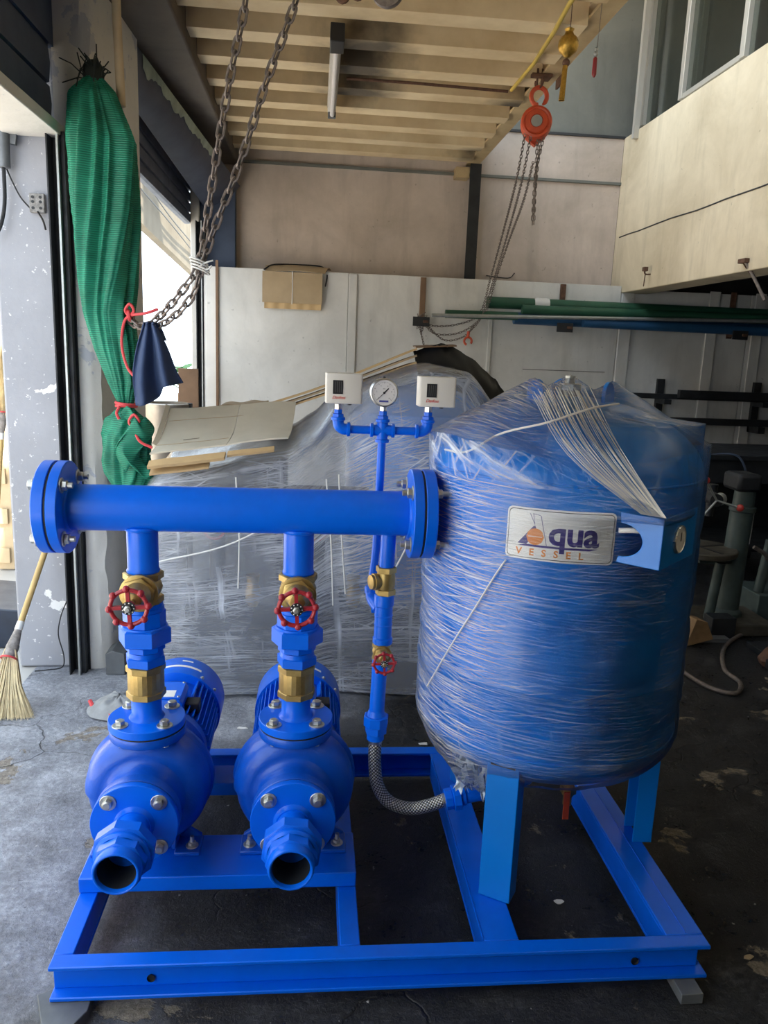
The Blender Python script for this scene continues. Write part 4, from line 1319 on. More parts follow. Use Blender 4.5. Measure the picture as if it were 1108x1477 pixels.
for i in range(26):
    a = 214 + rr.uniform(-16, 16); z = rr.uniform(.32, .42); p = Vector(rim(a, z, -.09 + rr.uniform(-.03, .015)))
    q = p + Vector((rr.uniform(-.03, .03), rr.uniform(-.03, .03), rr.uniform(.02, .07)))
    tail.sheet(lambda u, v, p=p, q=q: p.lerp(q, v) + Vector((.02 * (u - .5), .02 * (u - .5) * (1 if i % 2 else -1), .012 * sin(u * 9 + i))), 4, 4, .0008)
film_crumple = part('film_crumple', tail, pbr('crumpled_film', (.74, .80, .84), .15, spec=.9), film, 'crumpled loose end of film', kind='stuff')

# ------------------------------------------------------------------ wrapped pump set behind
HY0, HY1 = 3.16, 4.15
wr = thing('wrapped_pump_set', 'large pump set and tank packed in layers of cloudy stretch film, behind the blue pumps', 'wrapped machine', (.1, 3.65, 0))
part('base_frame', MB().bb(-.62, .84, 3.28, 3.34, .002, .13).bb(-.62, .88, 4.03, 4.09, .002, .13).bb(-.62, -.55, 3.2, 4.09, .002, .13).bb(.80, .88, 3.2, 4.09, .002, .13), DARKMETAL, wr, bevel=.003)
part('tank_shell', MB().lathe([(0, .28), (.20, .31), (.31, .38), (.34, .46), (.34, 1.10), (.31, 1.22), (.20, 1.31), (0, 1.36)], (.50, 3.68, 0), (0, 0, 1), 56, cap=False), TANKBLUE, wr)
part('control_cabinet', MB().bb(-.55, -.12, 3.45, 3.95, .30, .98), DARKMETAL, wr, bevel=.006)
part('cabinet_door', MB().bb(-.52, -.15, 3.43, 3.45, .34, .94), GREYBOX, wr, bevel=.004)
for x in (-.40, .03): 
    part('pump_body', MB().lathe([(.10, 0), (.15, .02), (.15, .09), (.11, .12), (.12, .30)], (x, 3.36, .32), (0, 1, 0), 32), DARKMETAL, wr)
    part('riser', MB().cyl((x, 3.34, .45), (x, 3.34, .90), .035, n=20), DARKMETAL, wr)
    part('valve_handle', MB().torus((x, 3.23, .74), (0, 1, 0), .042, .006, 24, 8), RED, wr)
    part('valve_body', MB().lathe([(.02, .40), (.03, .42), (.034, .47), (.024, .50), (.03, .54)], (x + .16, 3.24, 0), (0, 0, 1), 20), BRASS, wr)
part('header', MB().cyl((-.55, 3.36, .86), (.25, 3.36, .86), .05, n=24), DARKMETAL, wr)
part('lever_handle', MB().sheet(lambda u, v: (.262 + .012 * u, 3.152, .86 - .095 * v), 2, 4, .006), ORANGE, wr, 'red lever handle', bevel=.002)
part('side_bracket', MB().bb(.265, .335, 3.16, 3.19, .40, .88), BLUE, wr, bevel=.003)
def lerp_tab(tab, x):
    if x <= tab[0][0]: return tab[0][1]
    for (a, fa), (b, fb) in zip(tab, tab[1:]):
        if x <= b: 
            t = (x - a) / (b - a); t = t * t * (3 - 2 * t) * .5 + t * .5
            return fa + (fb - fa) * t
    return tab[-1][1]
TOPF = [(-.72, .92), (-.60, .96), (-.10, 1.06), (-.02, 1.12), (.10, 1.26), (.32, 1.39), (.50, 1.44), (.64, 1.42), (.80, 1.26), (.94, 1.0)]
TOPB = [(-.72, .95), (-.60, 1.05), (-.10, 1.14), (-.0, 1.20), (.10, 1.29), (.32, 1.39), (.50, 1.45), (.64, 1.43), (.80, 1.28), (.94, 1.02)]
def top_z(x, y):
    t = min(1, max(0, (y - HY0) / .45))
    f = lerp_tab(TOPF, x) * (1 - t) + lerp_tab(TOPB, x) * t
    if y > HY0 + .55: f -= .25 * ((y - HY0 - .55) / .45) ** 2
    return f
def foot(s):
    # rounded rectangle footprint, starting at the back left corner and running along the left side, front, right, back
    x0, x1, y0, y1 = -.72, .94, HY0, HY1
    per = [(x0, y1), (x0, y0 + .07), (x0 + .02, y0 + .02), (x0 + .07, y0), (-.04, y0 + .015), (.12, y0 + .05), (.30, y0 + .02), (.50, y0 - .01), (.72, y0 + .02), (x1 - .07, y0 + .06), (x1, y0 + .18), (x1, y1), (x0, y1)]
    L = [0]
    for a, b in zip(per, per[1:]): L.append(L[-1] + sqrt((a[0] - b[0]) ** 2 + (a[1] - b[1]) ** 2))
    d = s * L[-1]
    for i in range(len(per) - 1):
        if d <= L[i + 1] + 1e-9:
            t = (d - L[i]) / (L[i + 1] - L[i]); return per[i][0] + (per[i + 1][0] - per[i][0]) * t, per[i][1] + (per[i + 1][1] - per[i][1]) * t
    return per[-1]
CXH, CYH = .1, 3.68
def heap_pt(u, v):
    x, y = foot(u)
    if v < .6:
        k = v / .6; zt = top_z(x, y) - .03; z = .02 + (zt - .02) * k
        bul = .035 * nz(x * 2.2, y * 2.2, z * 1.6) + .012 * nz(x * 5, y * 5, z * 16 + x * 5) + .03 * sin(pi * k) - .015
        dx_, dy_ = x - CXH, y - CYH; L_ = sqrt(dx_ * dx_ + dy_ * dy_)
        f = 1 + bul / L_
        lean = 1 - .05 * k * k
        return (CXH + dx_ * f * lean, CYH + dy_ * f * lean, z)
    k = (v - .6) / .4; f = (1 - k) * .95
    X_, Y_ = CXH + (x - CXH) * f, CYH + (y - CYH) * f
    e = min(1, k / .12)
    return (X_, Y_, top_z(X_, Y_) - .03 * (1 - e) ** 2 + .008 * nz(X_ * 7, Y_ * 7, 1))
film_object('film_sheet', wr, heap_pt, 260, 110, FILMHEAP, True, (5.0, 2.0))
for pts in ([(-.58, 3.14, .93), (-.20, 3.10, .88), (.15, 3.13, .80)], [(-.30, 3.115, .98), (-.285, 3.10, .75), (-.29, 3.11, .52)], [(.06, 3.12, .98), (.085, 3.10, .72), (.10, 3.11, .45)], [(.11, 3.12, 1.0), (.125, 3.11, .78), (.15, 3.11, .50)], [(-.62, 3.13, .62), (-.3, 3.09, .72), (.05, 3.1, .93)], [(.28, 3.10, .50), (.36, 3.12, .62), (.44, 3.12, .80)]):
    part('film_strand', MB().tube(smooth_path(pts, 14), .0035, 6), WHITETIE, wr, 'twisted strand of film')

# ------------------------------------------------------------------ cardboard laid on the wrapped load
cb = thing('cardboard_sheet', 'weathered flattened cardboard box on the left half of the film-wrapped load', 'cardboard', (-.37, 3.4, 1.05))
A_, B_, C_, D_ = Vector((-0.635, 3.120, 1.063)), Vector((-0.096, 3.160, 1.137)), Vector((-0.077, 3.620, 1.250)), Vector((-0.628, 3.550, 1.206))
def quad(A, B, C, D, sag=.0, wob=.004):
    def fn(u, v):
        p = A.lerp(B, u).lerp(D.lerp(C, u), v)
        return p + Vector((0, 0, -sag * sin(pi * v) + wob * nz(p.x * 8, p.y * 8, 4)))
    return fn
q = quad(A_, B_, C_, D_, .035)
part('panel', MB().sheet(lambda u, v: q(u * .545, v), 16, 14, .006), CARDGREY, cb)
part('panel', MB().sheet(lambda u, v: q(.55 + u * .45, v * (1 - .0 * u)) + Vector((0, 0, .006 * sin(u * 3))), 14, 14, .006), CARDGREY, cb)
part('flap', MB().sheet(lambda u, v: q(u * .545, -.005 - v * .10) + Vector((0, -.004, -.03 - .015 * v)), 16, 3, .012), CARDEDGE, cb, 'folded tan flap')
part('flap', MB().sheet(lambda u, v: q(.56 + u * .34, -.005 - v * .06) + Vector((0, -.004, -.028 - .012 * v)), 12, 3, .010), CARDEDGE, cb, 'folded tan flap')
part('flap', MB().sheet(lambda u, v: q(.01 + u * .42, -.02 - v * .08) + Vector((0, .003, -.062 - .012 * v)), 12, 3, .008), CARDEDGE, cb, 'lower tan layer')
part('flap', MB().sheet(lambda u, v: q(-.005 - .03 * u, .30 + v * .70) + Vector((0, 0, .012 * u + .01 * sin(v * 2))), 3, 12, .005), CARDGREY, cb)
part('crease', MB().tube([q(u_ / 20 * .53, .30) + Vector((0, 0, .0035)) for u_ in range(21)], .0016, 5), CARD, cb)
part('crease', MB().tube([q(.02 + u_ / 20 * .95, .80) + Vector((0, 0, .0035)) for u_ in range(21)], .0016, 5), CARD, cb)
pm = MB()
for i in range(4): pm.bar(q(.70 + .02 * i, .42) + Vector((0, 0, .005)), q(.725 + .02 * i, .52) + Vector((0, 0, .005)), .004, .001)
pm.bar(q(.68, .55) + Vector((0, 0, .005)), q(.80, .55) + Vector((0, 0, .005)), .004, .001); pm.bar(q(.18, .40) + Vector((0, 0, .005)), q(.30, .41) + Vector((0, 0, .005)), .006, .001)
part('printed_mark', pm, pbr('faded_ink', (.24, .20, .15), .8), cb, 'faded printed marks', kind='stuff')

lb = thing('cardboard_sheet', 'long flattened cardboard seen edge on, sloping up behind the left white switch box', 'cardboard', (.1, 3.75, 1.2))
e0, e1, e2 = Vector((-0.230, 3.600, 1.228)), Vector((0.058, 3.660, 1.328)), Vector((0.485, 3.740, 1.511))
for k_ in range(3):
    dz = Vector((0, 0, -.020 * k_)); 
    pts_ = [e0 + dz, e1 + dz, e2 + dz * (1.6)]
    sp = smooth_path(pts_, 24)
    part('layer', MB().sheet(lambda u, v: sp[int(u * 24)] + Vector((0, .42 * v, -.02 * v)), 24, 3, .009), CARDEDGE if k_ != 1 else CARD, lb)
part('end_flap', MB().sheet(lambda u, v: Vector((-0.429, 3.720, 1.212)).lerp(Vector((-0.212, 3.620, 1.239)), u) + Vector((0, .2 * v, .004 * sin(u * 12))), 12, 3, .008), CARD, lb)
tp = thing('black_sheet', 'crumpled black plastic sheet hanging over the top of the film-wrapped tank at the back', 'plastic sheet', (.72, 3.95, 1.1))
T0 = [(0.474, 3.800, 1.500), (0.628, 3.850, 1.536), (0.750, 3.900, 1.490), (0.886, 3.950, 1.398), (0.983, 4.000, 1.308), (1.115, 4.000, 1.119)]
T1 = [(0.499, 3.740, 1.366), (0.624, 3.760, 1.343), (0.756, 3.800, 1.292), (0.866, 3.840, 1.232), (0.948, 3.900, 1.160), (1.039, 3.950, 0.978)]
ta, tb_ = smooth_path(T0, 40), smooth_path(T1, 40)
part('sheet', MB().sheet(lambda u, v: Vector(ta[min(40, int(u * 40))]).lerp(tb_[min(40, int(u * 40))], v) + Vector((0, -.03 * sin(pi * v) + .02 * nz(u * 9, v * 4, 0), .012 * nz(u * 14, v * 3, 7))), 40, 10, .004), TARP, tp)
part('frayed_card', MB().sheet(lambda u, v: Vector((0.484, 3.780, 1.517)).lerp(Vector((0.688, 3.820, 1.531)), u) + Vector((0, .12 * v, .006 * nz(u * 20, v, 0) + .006 * v)), 20, 3, .006), BROWNWOOD, tp, 'frayed brown cardboard edge')
# cardboard hung over the partition
cc = thing('cardboard_cover', 'folded tan cardboard hung over the top of the white partition', 'cardboard', (-.17, 6.42, 1.78))
cx0, cx1 = -.412, .055
part('front_panel', MB().sheet(lambda u, v: (cx0 + (cx1 - cx0) * u - .0 * v, 6.405 - .012 * sin(pi * v), 1.83 + .235 * v), 12, 6, .006), CARD, cc)
part('top_panel', MB().sheet(lambda u, v: (cx0 + .02 + (cx1 - cx0 + .05 * v) * u, 6.405 + .14 * v, 2.065 + .05 * sin(v * 2.2) + .012 * sin(pi * u)), 12, 8, .006), CARD, cc)
part('lower_flap', MB().sheet(lambda u, v: (cx0 + .015 + (cx1 - cx0 - .02) * u, 6.412 + .004 * sin(u * 30), 1.785 + .05 * v), 24, 3, .006), CARDEDGE, cc)
part('string', MB().tube([(-.18, 6.394, 2.07), (-.178, 6.39, 1.95), (-.18, 6.394, 1.82)], .003, 6), WHITETIE, cc)
part('edge_band', MB().tube(smooth_path([(-.40, 6.40, 2.075), (-.33, 6.45, 2.12), (-.15, 6.53, 2.135), (.04, 6.53, 2.13), (.09, 6.45, 2.07), (.08, 6.41, 1.97)], 24), .006, 6), INK, cc)

# ------------------------------------------------------------------ green shade net tied to the pier
net = thing('shade_net', 'bunched green shade net hanging down the pier, tied with red string', 'net', (-.84, 3.40, .87))
PROF = [(2.49, -.906, -.841), (2.435, -.960, -.791), (2.26, -.975, -.708), (2.00, -.965, -.705), (1.74, -.957, -.73), (1.60, -.940, -.747), (1.465, -.904, -.731), (1.33, -.853, -.728), (1.228, -.808, -.757)]
LOW = [(1.222, -.812, -.755), (1.17, -.862, -.715), (1.10, -.885, -.690), (1.0, -.888, -.688), (.93, -.870, -.690), (.865, -.835, -.715)]
def tab3(T, v):
    k = v * (len(T) - 1); i = min(int(k), len(T) - 2); f = k - i
    return tuple(T[i][j] * (1 - f) + T[i + 1][j] * f for j in range(3))
def net_fn(T, pl, seed, amp):
    def fn(u, v):
        z, xl, xr = tab3(T, v); c = (xl + xr) / 2; w = (xr - xl) / 2
        a = u * 2 * pi
        t = a + 1.7 * v + .6 * nz(seed, v * 1.7, 0)
        rid = 1 - 2.2 * abs(nz(cos(t) * 2.3, sin(t) * 2.3, v * .9 + seed))
        r = .84 + amp * rid + amp * .45 * sin(pl * t + 2.2 * sin(v * 2.6 + seed)) + amp * .22 * sin((pl * 3 + 2) * t + 5 * v) + .10 * nz(cos(a) * 2, sin(a) * 2, v * 4 + seed)
        return (c + w * r * cos(a), 3.395 + min(.085, w * .62) * r * sin(a), z + .01 * nz(a * 2, v * 8, seed))
    return fn
part('net_drape', MB().grid(net_fn(PROF, 4, 1.0, .24), 240, 140, True), NET, net, sharp=180)
part('net_bundle', MB().grid(net_fn(LOW, 4, 5.0, .24), 120, 50, True), NET, net, 'crumpled lower bundle of net', sharp=180)
part('net_fold', MB().sheet(lambda u, v: (-.79 + .10 * u + .03 * sin(v * 7), 3.33 - .03 * sin(pi * u) + .015 * sin(v * 11 + u * 5), 1.20 - .24 * v + .03 * sin(u * 6)), 20, 24, .006), NET, net, sharp=180)
def loop(p, s, n=14):
    return smooth_path([Vector(p) + Vector(q) * s for q in ((0, 0, 0), (.4, -.2, .5), (.1, -.3, 1.0), (-.3, -.1, .5), (0, 0, 0))], n)
part('tie', MB().torus((-.782, 3.395, 1.226), (0, .1, 1), .040, .007, 24, 8).torus((-.782, 3.395, 1.236), (.1, 0, 1), .042, .006, 24, 8).tube(smooth_path([(-.80, 3.35, 1.225), (-.81, 3.34, 1.20), (-.80, 3.34, 1.175)], 6), .006, 6), ROPE, net, 'red string tie')
part('tie', MB().tube(loop((-.735, 3.31, 1.14), .06) + smooth_path([(-.735, 3.31, 1.14), (-.71, 3.30, 1.09), (-.66, 3.30, 1.065)], 8), .006, 6), ROPE, net, 'red string tie')
kn = MB()
rk = random.Random(5)
for i in range(26):
    a = rk.uniform(0, 2 * pi); L_ = rk.uniform(.03, .13)
    p0 = Vector((-.875, 3.40, 2.49)) + Vector((rk.uniform(-.03, .03), rk.uniform(-.02, .02), rk.uniform(-.02, .05)))
    kn.tube([p0, p0 + Vector((cos(a) * L_ * .5, -.02, rk.uniform(-.02, .04))), p0 + Vector((cos(a) * L_, -.03, rk.uniform(-.05, .08)))], .0025, 5)
kn.ball((-.872, 3.40, 2.50), .042, 12, 8, (1, .8, 1.3))
part('knot', kn, NETDARK, net, 'dark tangled knot at the top', kind='stuff')

# ------------------------------------------------------------------ hanging load chain with a cloth on it
def link_maker(L=.030, w=.0105, r=.0042, n=6, seg=5):
    def mk():
        pts = []
        for i in range(seg + 1):
            a = -pi / 2 + pi * i / seg; pts.append((w * sin(a) * 0 + w * cos(a), 0, L / 2 + w * sin(a)) if False else (w * sin(a + pi / 2), 0, 0))
        pts = []
        for i in range(seg + 1):
            a = pi * i / seg; pts.append((w * cos(a), 0, L / 2 + w * sin(a)))
        for i in range(seg + 1):
            a = pi + pi * i / seg; pts.append((w * cos(a), 0, -L / 2 + w * sin(a)))
        return MB().tube(pts, r, n, True)
    return mk
def resample(path, step):
    out = []; acc = 0; prev = Vector(path[0]); out.append((prev.copy(), (Vector(path[1]) - prev).normalized()))
    need = step
    for a, b in zip(path, path[1:]):
        a, b = Vector(a), Vector(b); L_ = (b - a).length; d0 = 0
        while acc + (L_ - d0) >= need:
            d0 += need - acc; acc = 0
            out.append((a.lerp(b, d0 / L_), (b - a).normalized()))
        acc += L_ - d0
    return out
def chain_links(parent, path, step, key, maker, mat, name='link'):
    for i, (p, t) in enumerate(resample(path, step)):
        put(name, key, maker, mat, parent, along(p, t, (pi / 2) * (i % 2) + .35))
ch = thing('hanging_chain', 'heavy grey steel chain in two strands hanging from above, tied back to the green net', 'chain', (-0.713, 3.340, 1.534))
SA = [(-0.246, 2.950, 2.714), (-0.257, 2.950, 2.598), (-0.298, 2.970, 2.432), (-0.342, 3.000, 2.227), (-0.389, 3.030, 1.976), (-0.429, 3.060, 1.785), (-0.478, 3.090, 1.711), (-0.552, 3.160, 1.636), (-0.633, 3.250, 1.576), (-0.697, 3.310, 1.556), (-0.754, 3.360, 1.591)]
SB = [(-0.060, 2.950, 2.728), (-0.091, 2.950, 2.621), (-0.180, 2.970, 2.396), (-0.275, 3.000, 2.128), (-0.364, 3.030, 1.918), (-0.418, 3.050, 1.775), (-0.447, 3.070, 1.686), (-0.516, 3.130, 1.610), (-0.609, 3.230, 1.558), (-0.684, 3.310, 1.538), (-0.744, 3.360, 1.572)]
LM = link_maker(.034, .0125, .0048)
chain_links(ch, smooth_path(SA, 200), .0450, 'big_link', LM, CHAIN)
chain_links(ch, smooth_path(SB, 200), .0450, 'big_link', LM, CHAIN)
tw = MB()
tc_ = Vector((-0.428, 3.050, 1.774))
for i in range(4):
    tw.torus(tc_ + Vector((.002 * i, 0, .018 - .011 * i)), (.35, .1, 1), .034, .0035, 20, 6)
tw.tube(smooth_path([tc_, tc_ + Vector((.03, -.03, .012)), tc_ + Vector((.055, -.03, .020))], 6), .003, 6).tube(smooth_path([tc_, tc_ + Vector((.035, -.03, -.012)), tc_ + Vector((.05, -.03, .002))], 6), .003, 6)
part('wire_tie', tw, WHITETIE, ch, 'white twisted tie holding the two strands')
part('rope', MB().tube(smooth_path([(-0.626, 3.300, 1.624), (-0.675, 3.300, 1.606), (-0.747, 3.330, 1.593), (-0.773, 3.340, 1.554), (-0.778, 3.330, 1.471), (-0.758, 3.330, 1.388), (-0.716, 3.310, 1.340)], 30), .0058, 8).tube(loop((-0.745, 3.330, 1.590), .05), .006, 6).torus((-0.749, 3.340, 1.596), (1, .2, .2), .018, .008, 16, 6), ROPE, ch, 'red rope end')
cl = MB()
Lf = smooth_path([(-0.672, 3.240, 1.561), (-0.704, 3.240, 1.460), (-0.723, 3.240, 1.351), (-0.718, 3.240, 1.238)], 24)
Rf = smooth_path([(-0.619, 3.200, 1.562), (-0.578, 3.200, 1.479), (-0.547, 3.200, 1.386), (-0.521, 3.200, 1.319)], 24)
def cloth_fn(u, v):
    k = min(24, int(v * 24)); p = Lf[k].lerp(Rf[k], u)
    dip = .0
    if u < .48: dip = .012 * sin(u / .48 * pi)
    else: dip = -.045 * v * v * (1 - abs(u - .62) / .4) if u < .75 else 0
    p = p + Vector((0, (.012 + .03 * v) * sin(u * 13 + v * 1.5) - .03 * sin(pi * v) * .3, 0))
    if u > .5: p.z += .035 * v * v * min(1, (u - .5) / .12) * (1 - (u - .5) * .9)
    else: p.z -= .012 * v * v * sin(u / .5 * pi)
    return p
cl.sheet(cloth_fn, 40, 24, .004)
cl.sheet(lambda u, v: Vector(cloth_fn(u, .25 * v)) + Vector((0, .05 - .05 * (1 - v), .02 * sin(pi * (1 - v)))), 24, 8, .004)
solo('hanging_cloth', cl, CLOTH, 'navy blue cloth rag draped over the tied-back chain', 'cloth', sharp=180)

# ------------------------------------------------------------------ things along the left side
pp = MB().tube([(-.79, 3.43, 3.1), (-.785, 3.43, 2.7), (-.777, 3.43, 2.40)], .017, 14)
solo('conduit_pipe', pp, WOOD, 'thin tan vertical pipe coming down above the green net', 'pipe')
solo('ceiling_scrap', MB().sheet(lambda u, v: (-.84 + .13 * u, 3.30 + .1 * v, 2.775 - .018 * sin(u * 5) + .02 * v), 12, 4, .004), pbr('pale_blue_scrap', (.5, .6, .66), .5), 'pale blue torn scrap stuck above the pipe at the top edge', 'scrap')
eb_ = thing('junction_box', 'small rusty electrical box on the grey pier beside the shutter rail', 'electrical box', (-1.144, 3.515, 2.034))
c_ = Vector((-1.142, 3.510, 2.033))
part('box', MB().box(c_, (.060, .02, .075)), pbr('stained_box', (.36, .35, .34), .7, var=.6, vs=60), eb_, bevel=.003)
for ox in (-.015, .015):
    for oz in (-.02, .004, .022):
        put('knockout', 'knock', lambda: MB().cyl((0, 0, 0), (0, -.002, 0), .006, n=10), DARKMETAL, eb_, Matrix.Translation(c_ + Vector((ox, -.010, oz))))
part('wire', MB().tube(smooth_path([(-1.260, 3.510, 2.168), (-1.233, 3.500, 2.109), (-1.203, 3.500, 2.050), (-1.164, 3.505, 2.005)], 14), .003, 6), INK, eb_)
part('wire', MB().tube(smooth_path([(-1.140, 3.500, 2.000), (-1.120, 3.500, 1.966), (-1.112, 3.505, 1.929)], 8), .004, 6), INK, eb_)
cd = thing('cable_conduit', 'dark grey conduit and loose cable on the pier at the left edge', 'conduit', (-1.267, 3.500, 2.165))
part('tube', MB().tube([(-1.249, 3.480, 2.393), (-1.255, 3.480, 2.157)], .024, 16), GREYBOX, cd)
part('bracket', MB().bar((-1.252, 3.490, 2.278), (-1.204, 3.490, 2.271), .02, .05), GREYBOX, cd)
part('cable', MB().tube(smooth_path([(-1.257, 3.480, 2.162), (-1.260, 3.480, 2.030), (-1.278, 3.480, 1.944), (-1.303, 3.480, 1.894)], 14), .008, 8), DARKMETAL, cd)
wi = MB().tube(smooth_path([(-1.093, 3.490, 0.328), (-1.120, 3.490, 0.261), (-1.136, 3.490, 0.171), (-1.110, 3.470, 0.079), (-1.112, 3.450, 0.030), (-1.163, 3.420, 0.029), (-1.220, 3.410, 0.027)], 30), .0028, 6)
solo('loose_wire', wi, DARKMETAL, 'thin dark wire hanging down the foot of the grey pier', 'wire')

def broom(root_label, foot_p, head_p, top_p, spread, bl, nstraw, cat='broom', up=False):
    f = Vector(foot_p); h = Vector(head_p); t = Vector(top_p)
    b = thing('broom', root_label, cat, f)
    ax = (t - h).normalized()
    part('handle', MB().tube([h - ax * .03, h.lerp(t, .5), t], .0125, 12), BAMBOO, b)
    part('binding', MB().lathe([(.022, -.07), (.026, -.03), (.020, .01), (.015, .045), (.013, .06)], h, ax, 20), pbr('grey_binding', (.34, .31, .29), .8, var=.5, vs=60), b)
    part('collar', MB().lathe([(.0145, .045), (.016, .055), (.015, .085)], h, ax, 16), WHITETIE, b)
    part('stitch', MB().torus(h - ax * .075, ax, .030, .004, 20, 6), ROPE, b)
    u, w, _ = MB.frame(ax)
    side = ax.cross(Vector((0, 1, 0))).normalized(); dep = ax.cross(side)
    bax = ax if up else (ax * .45 + Vector((-.02, .0, .60))).normalized()
    r_ = random.Random(11); m = MB()
    for i in range(nstraw):
        a = r_.uniform(-1, 1); d = r_.gauss(0, .32)
        st = h - ax * .04 + side * a * .02 + dep * d * .02
        ln_ = bl * (1 - .10 * a * a) * r_.uniform(.86, 1.04)
        en = h - ax * .04 - bax * ln_ + side * (a * spread + r_.gauss(0, .008)) + dep * d * .05
        mid = st.lerp(en, .5) - side * a * .015
        if not up and en.z < .004: en.z = .004
        m.tube([st, mid, en], [.0018, .0016, .0008], 3, cap=False)
    part('bristles', m, STRAW, b, kind='stuff')
    return b
broom('straw broom with bamboo handle standing on the floor, leaning on the grey pier', (-1.2, 3.12, 0), (-1.193, 3.130, 0.278), (-1.145, 3.470, 0.632), .105, .31, 1100)
broom('straw broom hanging head up outside, at the far left edge behind the pier', (-1.762, 4.600, 0.653), (-1.749, 4.600, 1.003), (-1.815, 4.600, 0.406), .10, .42, 420, up=True)
# outdoors, seen past the pier
solo('black_sign', MB().bb(-1.98, -1.695, 4.45, 4.48, 1.45, 1.85), TARP, 'plain black panel hanging outside at the left edge above the hanging broom', 'panel', bevel=.004)
pal = thing('wooden_pallet', 'pale wooden pallet standing on end outside, at the far left edge', 'pallet', (-2.002, 5.200, -0.019))
q0 = Vector((-1.914, 5.105, 0.000)); 
for i in range(3):
    part('upright', MB().bb(q0.x - .10 - .36 * i, q0.x - .36 * i, q0.y, q0.y + .04, .004, .90), WOOD, pal, bevel=.003)
for zz in (.10, .36, .62, .86):
    part('slat', MB().bb(q0.x - .95, q0.x - .02, q0.y - .02, q0.y, zz - .05, zz + .05), WOOD, pal, bevel=.003)
solo('grey_board', MB().bb(q0.x + .035, q0.x + .13, q0.y + .05, q0.y + .07, .001, 1.25), pbr('grey_green_board', (.34, .39, .37), .6), 'narrow grey green board standing outside between the pallet and the pier', 'board', bevel=.003)
solo('loading_ramp', MB().prism([(0, 0), (.50, 0), (.50, .10), (.42, .19), (0, .22)], (-1.80, 3.75, .001), (1, 0, 0), (0, 0, 1), -.45), pbr('dark_blue_steel', (.02, .03, .055), .35, var=.4, vs=10), 'dark blue steel ramp box on the ground behind the broom', 'ramp', bevel=.006)
fence = thing('street_wall', 'pale beige wall across the lane, seen past the left edge of the pier', 'wall', (-3.2, 8.0, 0))
part('wall_body', MB().bb(-7.5, -1.9, 8.0, 8.2, 0, 1.55), HOUSE, fence)
for i in range(6): part('panel', MB().bb(-7.3 + .9 * i, -6.46 + .9 * i, 7.97, 8.0, .1, 1.45), HOUSE, fence, bevel=.01)
hs_ = thing('neighbour_house', 'sunlit cream house across the lane, glimpsed through the side doorway', 'building', (-8.5, 5, 0))
part('house_wall', MB().bb(-10.5, -8.0, -4, 15, 0, 3.4), HOUSE, hs_)
part('eaves', MB().bb(-10.7, -7.7, -4.2, 15.2, 3.4, 3.55), BROWNWOOD, hs_)
for i in range(6):
    w_ = part('window', MB().bb(-8.0, -7.96, -2.5 + 3 * i, -1.2 + 3 * i, 1.0, 2.3), ALU, hs_, bevel=.01)
    part('pane', MB().bb(-7.965, -7.95, -2.42 + 3 * i, -1.28 + 3 * i, 1.08, 2.22), DARKMETAL, w_)
aw = thing('awning', 'cream awning panel with cables outside the top of the far doorway', 'awning', (-1.5, 8.8, 2.3))
part('awning_panel', MB().prism([(7.0, 2.99), (10.9, 3.0), (10.9, 2.30), (7.0, 2.50)], (-1.5, 0, 0), (0, 1, 0), (0, 0, 1), -.08), pbr('shaded_cream_awning', (.17, .145, .10), .8, var=.3, vs=2), aw)  # cream panel; its shade is painted in as a darker tan
part('cable', MB().tube(smooth_path([(-1.47, 7.1, 2.87), (-1.46, 8.4, 2.72), (-1.47, 10.6, 2.62)], 12), .006, 6), INK, aw)
part('cable', MB().tube(smooth_path([(-1.47, 7.1, 2.74), (-1.46, 8.4, 2.66), (-1.47, 10.6, 2.52)], 12), .006, 6), INK, aw)
part('awning_post', MB().bb(-1.56, -1.44, 10.9, 11.0, 0, 3.0), HOUSE, aw)
pl = thing('garden_plant', 'bright green leafy plant outside the far doorway', 'plant', (-1.34, 8.0, 0))
part('stem', MB().tube(smooth_path([(-1.36, 8.0, 0), (-1.34, 8.0, .6), (-1.32, 8.0, 1.0)], 8), .02, 8), BROWNWOOD, pl)
rl = random.Random(9)
for i in range(34):
    a = rl.uniform(0, 2 * pi); z_ = rl.uniform(.35, 1.25); L_ = rl.uniform(.25, .5)
    b0 = Vector((-1.33, 8.0, z_)); dr = Vector((cos(a), sin(a), rl.uniform(.1, .9))).normalized(); sd = dr.cross(Vector((0, 0, 1))).normalized()
    part('leaf', MB().sheet(lambda u, v: b0 + dr * L_ * v + Vector((0, 0, -.18 * v * v)) + sd * (u - .5) * .10 * sin(pi * min(1, v * .92 + .08)), 2, 5, .003), LEAF, pl)
dr_ = thing('steel_drum', 'dull stainless steel drum with a rim behind the cardboard, by the far doorway', 'drum', (-.90, 4.95, 0))
part('drum_body', MB().lathe([(.135, .001), (.14, .01), (.14, 1.10), (.146, 1.112), (.146, 1.125), (.13, 1.13), (.13, .9)], (-.90, 4.95, 0), (0, 0, 1), 40), pbr('dull_stainless', (.42, .38, .33), .35, metal=.7, var=.3, vs=6), dr_)
part('drum_lid_clip', MB().bb(-.77, -.745, 4.92, 4.98, 1.07, 1.13), DARKMETAL, dr_, bevel=.003)
solo('brown_board', MB().bb(-.985, -.84, 5.90, 5.93, .001, 1.31), BROWNWOOD, 'brown wooden board leaning upright beside the far shutter rail', 'board', bevel=.003)
solo('pale_board', MB().bb(-.985, -.90, 5.80, 5.82, .001, 1.02), WOOD, 'short pale board upright in front of the brown board by the far doorway', 'board', bevel=.003)
